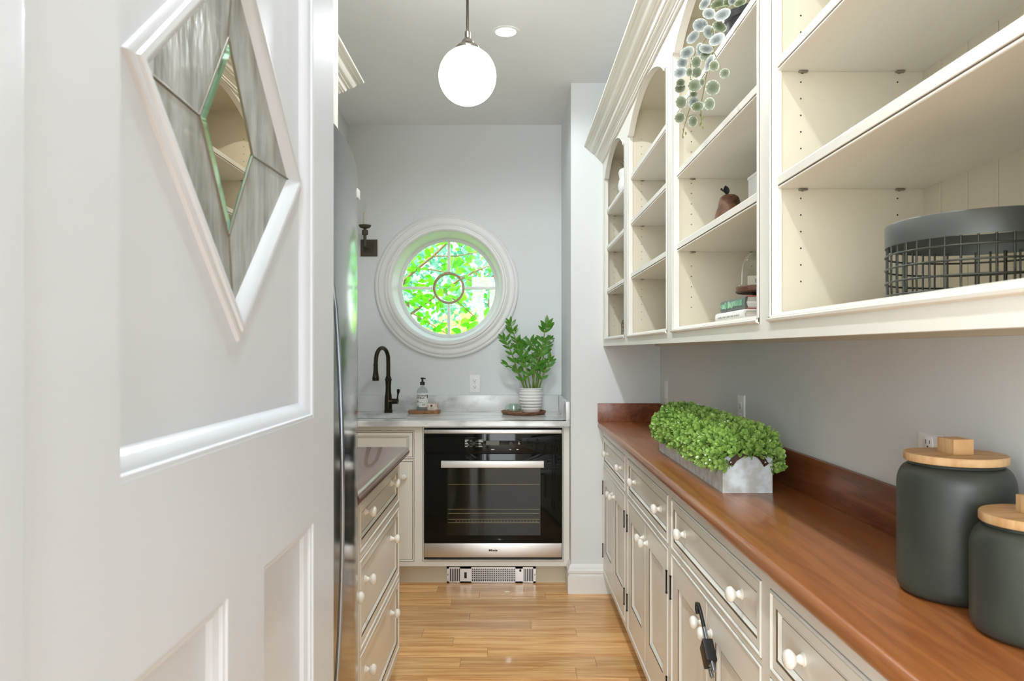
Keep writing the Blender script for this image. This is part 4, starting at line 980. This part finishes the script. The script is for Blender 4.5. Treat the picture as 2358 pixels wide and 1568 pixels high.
# ------------------------------------------------------------------ wire basket in the nearest bay
kx, ky, kr, kb, kt = .656, 1.02, .1225, 1.3725, 1.476
bk = empty('wire_basket', (kx, ky, kb), 'round dark wire basket with wide metal rim in the nearest cabinet bay', 'basket')
mb = MB(); mb.lathe([(kr, kt-.030), (kr+.0012, kt-.030), (kr+.0018, kt), (kr+.001, kt+.0012), (kr, kt), (kr, kt-.030)], (kx, ky, 0), n=96); mb.build('rim_band', 'band_metal', bk, 40)
mb = MB(); n = 40
for i in range(n):
    a = 2*math.pi*i/n; r_ = .0024 if i % 8 == 5 else .0014; c_, s_ = math.cos(a), math.sin(a)
    mb.tube([(kx+(kr-.0015)*c_, ky+(kr-.0015)*s_, kt-.026), (kx+(kr-.001)*c_, ky+(kr-.001)*s_, kb+.03), (kx+(kr-.002)*c_, ky+(kr-.002)*s_, kb+.003), (kx+(kr-.02)*c_, ky+(kr-.02)*s_, kb+.0016)], r_, 6)
mb.build('upright_wires', 'wire', bk, 60, kind='stuff')
for z in (kb+.0615, kb+.0425, kb+.0235, kb+.005):
    mb = MB(); mb.tube([(kx+(kr+.0008)*math.cos(2*math.pi*i/72), ky+(kr+.0008)*math.sin(2*math.pi*i/72), z) for i in range(73)], .0014, 6, caps=False); mb.build('hoop_wire', 'wire', bk, 60)

# ------------------------------------------------------------------ books, cloche, pear, box in the third bay
def book(name, x0, x1, y0, y1, z0, z1, cov, pages, label):
    e = empty(name, ((x0+x1)/2, (y0+y1)/2, z0), label, 'book')
    t = .003; mb = MB()
    mb.sweep([(x1, z0), (x0+.004, z0), (x0, z0+.004), (x0-.001, (z0+z1)/2), (x0, z1-.004), (x0+.004, z1), (x1, z1), (x1, z1-t), (x0+.004+t, z1-t), (x0+t, (z0+z1)/2), (x0+.004+t, z0+t), (x1, z0+t)], lambda p, q, u: (p, u, q), y0, y1)
    c_ = mb.build('cover', cov, e, 40)
    mb = MB(); mb.box(x0+.0045, x1-.004, y0+.004, y1-.004, z0+t, z1-t); mb.build('pages', 'paper', e, 0); return e, c_
e, c_ = book('book', .548, .715, 1.735, 1.972, 1.3722, 1.3975, 'book_white', 'paper', 'white book at the bottom of the pile under the cloche')
mT3 = lambda x, y, z: (lambda u, v, d: (x-d, y-u, z+v))
mb = MB()
for i in range(16): mb.box(.5464, .5474, 1.765+.0115*i, 1.765+.0115*i+.004+.004*(i % 3 == 1), 1.3825, 1.3865)
mb.build('spine_print', 'print_grey', c_, 0)
e, c_ = book('book', .553, .70, 1.738, 1.942, 1.3978, 1.4295, 'book_grey', 'paper', 'grey book with shiny green spine lying on the white book')
mb = MB()
for i in range(14): 
    h0 = rb.uniform(.004, .009); mb.box(.5505, .5518, 1.757+.0125*i, 1.7705+.0125*i, 1.4137-h0, 1.4137+rb.uniform(.004, .009))
mb.build('foil_print', 'foil_green', c_, 0)
mb = MB(); mb.box(.5535, .70, 1.7365, 1.7385, 1.3982, 1.4292); mb.mi = 0; mb.bm.clear(); mb.box(.556, .699, 1.7355, 1.7378, 1.3979, 1.4008); mb.box(.556, .699, 1.7355, 1.7378, 1.4266, 1.4295); mb.build('cover_edge', 'book_red', e, 0)
qx, qy, qz = .622, 1.83, 1.4298
cl = empty('cloche', (qx, qy, qz), 'glass cloche on a round wooden base standing on the books', 'cloche')
mb = MB(); mb.lathe([(0, qz), (.022, qz), (.020, qz+.012), (0, qz+.012)], (qx, qy, 0), n=24); mb.build('foot', 'black', cl, 30)
mb = MB(); mb.lathe([(0, qz+.012), (.058, qz+.012), (.062, qz+.016), (.062, qz+.026), (.060, qz+.029), (0, qz+.029)], (qx, qy, 0), n=48); mb.build('base', 'walnut', cl, 40)
g0 = qz+.0295; mb = MB(); mb.lathe([(.054, g0), (.054, g0+.003), (.048, g0+.004), (.047, g0+.035), (.045, g0+.055), (.038, g0+.072), (.025, g0+.083), (.010, g0+.088), (0, g0+.089)], (qx, qy, 0), n=48); mb.lathe([(0, g0+.089), (.004, g0+.09), (.003, g0+.096), (.008, g0+.104), (.006, g0+.112), (0, g0+.114)], (qx, qy, 0), n=20); mb.build('glass_dome', 'clear_glass', cl, 60)
cdm = empty('name_card', (qx-.02, qy, g0), 'small cream paper card with handwriting under the glass cloche', 'card')
mb = MB(); Mc = Matrix.Translation((qx-.006, qy-.010, g0)) @ Matrix.Rotation(R(-28), 4, 'Z'); mb.box(-.030, .028, -.0008, .0008, 0.0, .026, M=Mc); cdo = mb.build('paper_card', 'card', cdm, 0)
text('Bea', 'lettering', .014, 'ink', cdo, lambda u, v, d: tuple(Mc @ Vector((-.012+u, -.0009-d, .009+v))))
# pear
gx_, gy_, gz_ = .604, 2.035, 1.6282
pe = empty('wooden_pear', (gx_, gy_, gz_), 'dark wooden pear ornament with black leaf on the middle shelf', 'ornament')
mb = MB(); mb.lathe([(0, gz_), (.020, gz_), (.035, gz_+.010), (.041, gz_+.028), (.038, gz_+.048), (.0315, gz_+.066), (.0285, gz_+.082), (.025, gz_+.093), (.016, gz_+.100), (0, gz_+.1)], (gx_, gy_, 0), n=32); mb.build('pear_body', 'walnut', pe, 60)
mb = MB(); mb.tube([(gx_, gy_, gz_+.098), (gx_-.012, gy_, gz_+.108), (gx_-.024, gy_, gz_+.118)], [.002, .0022, .003], 8); mb.build('stalk', 'black', pe, 50)
LM = leafmesh('leaf', 'black', .028, .017, .1, .1); inst(LM, 'leaf', pe, (gx_-.006, gy_, gz_+.100), aim(Vector((-.15, 0, 1)), Vector((0, -1, 0))))
wb = empty('gift_box', (.68, 1.86, 1.6282), 'white box with handwritten script on the middle shelf, beside the pear', 'box')
mb = MB(); mb.box(.62, .74, 1.80, 1.923, 1.6282, 1.742, .001); bb_ = mb.build('box_body', 'book_white', wb, 30); 
mb = MB(); mb.box(.618, .742, 1.798, 1.925, 1.742, 1.750, .001); mb.build('box_lid', 'book_white', wb, 30)
text('Or', 'lettering', .034, 'ink', bb_, mT3(.6195, 1.908, 1.6645))

# ------------------------------------------------------------------ bay 2 glass jar, bay 1 vase, books, bottle
jx_, jy_, jz_ = .572, 2.455, 1.8522
jr = empty('glass_bowl', (jx_, jy_, jz_), 'clear glass jar with amber filling on a shelf of the second bay', 'jar')
mb = MB(); mb.lathe([(0, jz_), (.035, jz_), (.05, jz_+.012), (.052, jz_+.035), (.045, jz_+.06), (.034, jz_+.070), (.034, jz_+.078)], (jx_, jy_, 0), n=32); mb.build('jar_glass', 'bottle_glass', jr, 60)
mb = MB(); mb.lathe([(0, jz_+.003), (.032, jz_+.003), (.044, jz_+.014), (.046, jz_+.035), (.036, jz_+.055), (0, jz_+.058)], (jx_+.004, jy_-.004, 0), n=24); mb.build('filling', 'amber', jr, 60)
vx, vy = .563, 3.60; vz = 2.0442+.022
e, c_ = book('book', .535, .66, 3.50, 3.73, 2.0442, 2.0658, 'print_grey', 'paper', 'thin grey book under the white vase in the farthest bay')
va = empty('vase', (vx, vy, vz), 'white curvy vase with an air plant standing on a grey book', 'vase')
mb = MB(); mb.lathe([(0, vz), (.028, vz), (.036, vz+.02), (.038, vz+.04), (.034, vz+.058), (.030, vz+.070), (.033, vz+.088), (.036, vz+.10), (.030, vz+.115), (.022, vz+.120), (.018, vz+.118), (0, vz+.10)], (vx, vy, 0), n=32); mb.build('vase_body', 'ceramic_white', va, 60)
AL = leafmesh('spike_leaf', 'leaf_sage', .055, .007, .2, .35, .6)
for i in range(11):
    a = i*2.4; inst(AL, 'spike_leaf', va, (vx, vy, vz+.118), aim(Vector((math.cos(a), math.sin(a), 1.0+.5*(i % 3))), Vector((0, 0, 1))))
wx, wy, wz = .541, 3.42, 1.3726
wb_ = empty('wire_bottle', (wx, wy, wz), 'small bottle in a wire cage with teal cap at the foot of the farthest bay', 'bottle')
mb = MB(); mb.lathe([(0, wz+.002), (.021, wz+.002), (.022, wz+.055), (.016, wz+.068), (.012, wz+.072)], (wx, wy, 0), n=24); mb.build('bottle_body', 'bottle_glass', wb_, 50)
mb = MB(); mb.lathe([(0, wz+.098), (.016, wz+.097), (.018, wz+.094), (.020, wz+.070), (0, wz+.069)], (wx, wy, 0), n=24); mb.build('cap', 'teal_cap', wb_, 40)
mb = MB()
for i in range(12):
    a = 2*math.pi*i/12; mb.tube([(wx+.0255*math.cos(a), wy+.0255*math.sin(a), wz+.001), (wx+.0255*math.cos(a), wy+.0255*math.sin(a), wz+.055), (wx+.020*math.cos(a), wy+.020*math.sin(a), wz+.069)], .0009, 5)
for z in (.0015, .018, .036, .054): mb.tube([(wx+.0258*math.cos(2*math.pi*i/32), wy+.0258*math.sin(2*math.pi*i/32), wz+z) for i in range(33)], .0009, 5, caps=False)
mb.build('wire_cage', 'wire', wb_, 50)

# ------------------------------------------------------------------ trailing variegated plant in the third bay
tp = empty('trailing_plant', (.63, 1.88, 2.0452), 'trailing plant with pale edged round leaves spilling over the top shelf from a black pot', 'plant')
tz = 2.0452
mb = MB(); mb.lathe([(0, tz), (.055, tz), (.070, tz+.03), (.078, tz+.075), (.080, tz+.085), (.086, tz+.087), (.087, tz+.105), (.084, tz+.107), (.080, tz+.104), (.078, tz+.09), (0, tz+.088)], (.628, 1.88, 0), n=40); mb.build('pot', 'pot_black', tp, 40)
def rleaf(name, material, notch=.18, elong=1.0):
    mb = MB(); N = 26; c0 = mb.v((0, 0, -.08)); ring1, ring2 = [], []
    for i in range(N):
        a = 2*math.pi*i/N; rr = 1-notch*math.exp(-((a-math.pi/2+math.pi) % (2*math.pi)-math.pi)**2/.12) if False else 1-notch*math.exp(-(min(abs(a-3*math.pi/2), 2*math.pi-abs(a-3*math.pi/2)))**2/.15)
        x, y = rr*math.cos(a), rr*math.sin(a)*elong
        ring1.append(mb.v((x*.55, y*.55, -.03))); ring2.append(mb.v((x, y, .06*math.cos(2*a))))
    for i in range(N): mb.f([c0, ring1[i], ring1[(i+1) % N]]); mb.f([ring1[i], ring2[i], ring2[(i+1) % N], ring1[(i+1) % N]])
    me = meshof(mb.build(name, material, None, 180, origin=(0, 0, 0), keepnormals=True)); return me
LR = rleaf('leaf', 'leaf_sage'); LS = rleaf('leaf', 'leaf_silver', .05, 1.0)
def tpos(u, v, X=.474):
    px = 1540+u/4.75; py = v/4.75; Y = X*F/(px-VX); return P(px, py, Y), Y
lv = [(395, 40, 75, 48, 45, 1), (585, 160, 92, 74, 20, 1), (440, 150, 58, 72, 70, 1), (345, 275, 82, 80, -20, 1), (555, 295, 84, 55, -30, 0), (525, 430, 92, 66, 35, 1), (265, 405, 85, 55, 50, 1),
      (410, 535, 80, 48, -15, 1), (200, 575, 84, 62, 35, 1), (350, 550, 48, 92, 10, 1), (440, 690, 42, 105, -15, 1), (495, 720, 55, 66, 10, 0), (150, 685, 62, 62, 0, 1), (300, 680, 55, 70, 0, 0),
      (125, 793, 75, 72, 0, 1), (305, 790, 58, 68, 0, 0), (610, 803, 55, 52, 30, 0), (285, 932, 80, 80, 20, 0), (125, 965, 60, 54, 10, 0), (480, 960, 78, 84, 5, 0), (135, 1120, 60, 75, 10, 0),
      (275, 1122, 62, 70, 15, 1), (315, 1165, 72, 60, 20, 0), (447, 1137, 57, 72, 0, 0), (120, 1288, 60, 60, 25, 0), (263, 1328, 52, 66, 0, 0), (225, 790, 38, 50, 0, 0), (130, 905, 50, 45, 0, 0), (275, 1030, 44, 38, 0, 0),
      (365, 900, 30, 45, 0, 0), (440, 350, 60, 80, 20, 1), (400, 610, 60, 60, 0, 0), (545, 40, 95, 60, 25, 0), (700, 15, 50, 45, 0, 1), (640, 30, 45, 60, 0, 0), (780, 30, 70, 40, 20, 0)]
rt = random.Random(2)
cells = []
for i, (u, v, rx, ry, an, kind) in enumerate(lv):
    X = .474-.012*(i % 3); 
    if v < 60 and u > 500: X = .53
    p, Y = tpos(u, v, X); s = 1/4.75/F*Y
    o = inst(LS if kind else LR, 'leaf', tp, p, (0, 0, 0), (rx*s, ry*s, (rx+ry)/2*s))
    # faces the aisle and the camera, rolled to the photographed angle
    o.rotation_euler = (Matrix.Rotation(R(-18)+rt.uniform(-.15, .15), 3, 'Z') @ Matrix.Rotation(R(90)+rt.uniform(-.25, .25), 3, 'X') @ Matrix.Rotation(R(an), 3, 'Z')).to_euler()
def vine(pts, X=.480):
    q = [tpos(u, v, X)[0] for u, v in pts]; mb = MB(); fine = []
    for i in range(len(q)-1):
        for j in range(4): fine.append(q[i].lerp(q[i+1], j/4))
    fine.append(q[-1]); mb.tube(fine, .0011, 6); return mb.build('vine', 'vine_green', tp, 60)
vine([(640, 60), (510, 90), (495, 200), (470, 350), (300, 550), (240, 700), (235, 1000), (230, 1180), (170, 1380), (150, 1500)])
vine([(640, 70), (480, 300), (490, 550), (415, 800), (380, 1000), (350, 1150), (355, 1330), (375, 1380)])
vine([(490, 560), (540, 680), (570, 770), (600, 790)])
BUD = leafmesh('bud', 'vine_green', .010, .005, .1, .1)
for u, v in ((160, 1400), (185, 1440), (150, 1480), (345, 1240), (378, 1275), (355, 1340), (372, 1375)): inst(BUD, 'bud', tp, tpos(u, v, .479)[0], aim(Vector((rt.uniform(-.6, .6), -.1, -.8)), Vector((0, -1, 0))))

# ------------------------------------------------------------------ outside the window
mb = MB(); mb.box(-20, 20, 5.2, 40, -.6, -.5); mb.build('lawn', 'outdoor_grass', None, 0, label='sunlit green lawn outside the round window', cat='lawn', kind='stuff')
tree = empty('tree', (-2.2, 7.3, -.5), 'leafy bright green tree just outside the round window', 'tree')
TY = 6.7
def tw(px, py, dy=0): return P(px, py, TY+dy)
limbs = [([(860, 700), (930, 646), (961, 618), (998, 589), (1027, 561), (1075, 505)], .0, .016), ([(880, 765), (949, 721), (995, 687), (1019, 670), (1055, 646), (1091, 626), (1125, 612), (1200, 590)], .1, .013),
         ([(961, 618), (995, 621), (1028, 627), (1070, 640), (1110, 660)], -.1, .007), ([(1019, 670), (1060, 700), (1100, 735)], -.1, .006), ([(949, 721), (990, 745), (1040, 775)], -.1, .006), ([(998, 589), (1050, 590), (1105, 580)], -.1, .007), ([(1091, 626), (1125, 650), (1150, 690)], -.05, .006)]
for pts, dy, r in limbs:
    mb = MB(); q = [tw(x, y, dy) for x, y in pts]; mb.tube(q, [r*(1-.5*i/len(q)) for i in range(len(q))], 8); mb.build('branch', 'bark', tree, 60)
mb = MB(); mb.tube([(-2.3, 7.2, -.485), (-2.2, 7.1, 1.0), tw(860, 700), tw(930, 646)], [.14, .11, .06, .03], 10); mb.tube([(-2.2, 7.1, 1.0), tw(880, 765, .1)], [.08, .03], 8); mb.build('trunk', 'bark', tree, 60)
TL = [leafmesh('leaf', 'tree_leaf', .080, .042, .10, .12, .8), leafmesh('leaf', 'tree_leaf', .064, .038, .2, .2, .8)]
ro = random.Random(21); items = []
def leafM(p):
    d = Vector((ro.uniform(-1, 1), ro.uniform(-.5, .3), ro.uniform(-.7, .35))); e = aim(d, Vector((ro.uniform(-.4, .4), -1, ro.uniform(.2, 1.2))), ro.uniform(-.4, .4)); s = ro.uniform(.75, 1.3)
    return Matrix.Translation(p) @ e.to_matrix().to_4x4() @ Matrix.Scale(s, 4)
clusters = []
for i in range(54):
    a = ro.uniform(0, 6.28); r_ = 115*math.sqrt(ro.random()); px, py = 1033+r_*math.cos(a), 663+r_*math.sin(a)
    if math.hypot(px-1030, py-720) < 22 or math.hypot(px-1110, py-585) < 22: continue
    clusters.append((px, py))
for px, py in clusters:
    c = tw(px, py, ro.uniform(-.35, .25))
    for j in range(ro.randint(3, 6)): items.append((c+Vector((ro.gauss(0, .065), ro.gauss(0, .06), ro.gauss(0, .05))), 1))
for p, _ in items[:290]:
    M = leafM(p); inst(ro.choice(TL), 'leaf', tree, M.to_translation(), M.to_euler(), M.to_scale()[0])
rest = [(ro.choice(TL), leafM(Vector((ro.uniform(-2.6, 1.4), ro.uniform(6.9, 7.8), ro.uniform(.6, 3.2))))) for _ in range(420)]
rest = [(m_, M) for m_, M in rest if not (abs(M.to_translation().x+.60) < .62 and abs(M.to_translation().z-1.92) < .62) or ro.random() < .12]
joined('foliage', rest, tree, 'tree_leaf', kind='stuff')
def bush(name, label, c, rx, ry, rz, n, material, sc_):
    it = []
    for _ in range(n):
        v = Vector((ro.gauss(0, 1), ro.gauss(0, 1), ro.gauss(0, 1))).normalized()*ro.uniform(.55, 1)
        it.append((TL[1], Matrix.Translation((c[0]+v.x*rx, c[1]+v.y*ry, c[2]+v.z*rz)) @ leafM(Vector((0, 0, 0))).to_3x3().to_4x4() @ Matrix.Scale(sc_, 4)))
    e = empty(name, (c[0], c[1], -.5), label, 'tree'); joined('foliage', it, e, material, kind='stuff')
    mb = MB(); mb.tube([(c[0], c[1], -.5), (c[0], c[1], c[2])], [.12, .06], 8); mb.build('trunk', 'bark', e, 60)
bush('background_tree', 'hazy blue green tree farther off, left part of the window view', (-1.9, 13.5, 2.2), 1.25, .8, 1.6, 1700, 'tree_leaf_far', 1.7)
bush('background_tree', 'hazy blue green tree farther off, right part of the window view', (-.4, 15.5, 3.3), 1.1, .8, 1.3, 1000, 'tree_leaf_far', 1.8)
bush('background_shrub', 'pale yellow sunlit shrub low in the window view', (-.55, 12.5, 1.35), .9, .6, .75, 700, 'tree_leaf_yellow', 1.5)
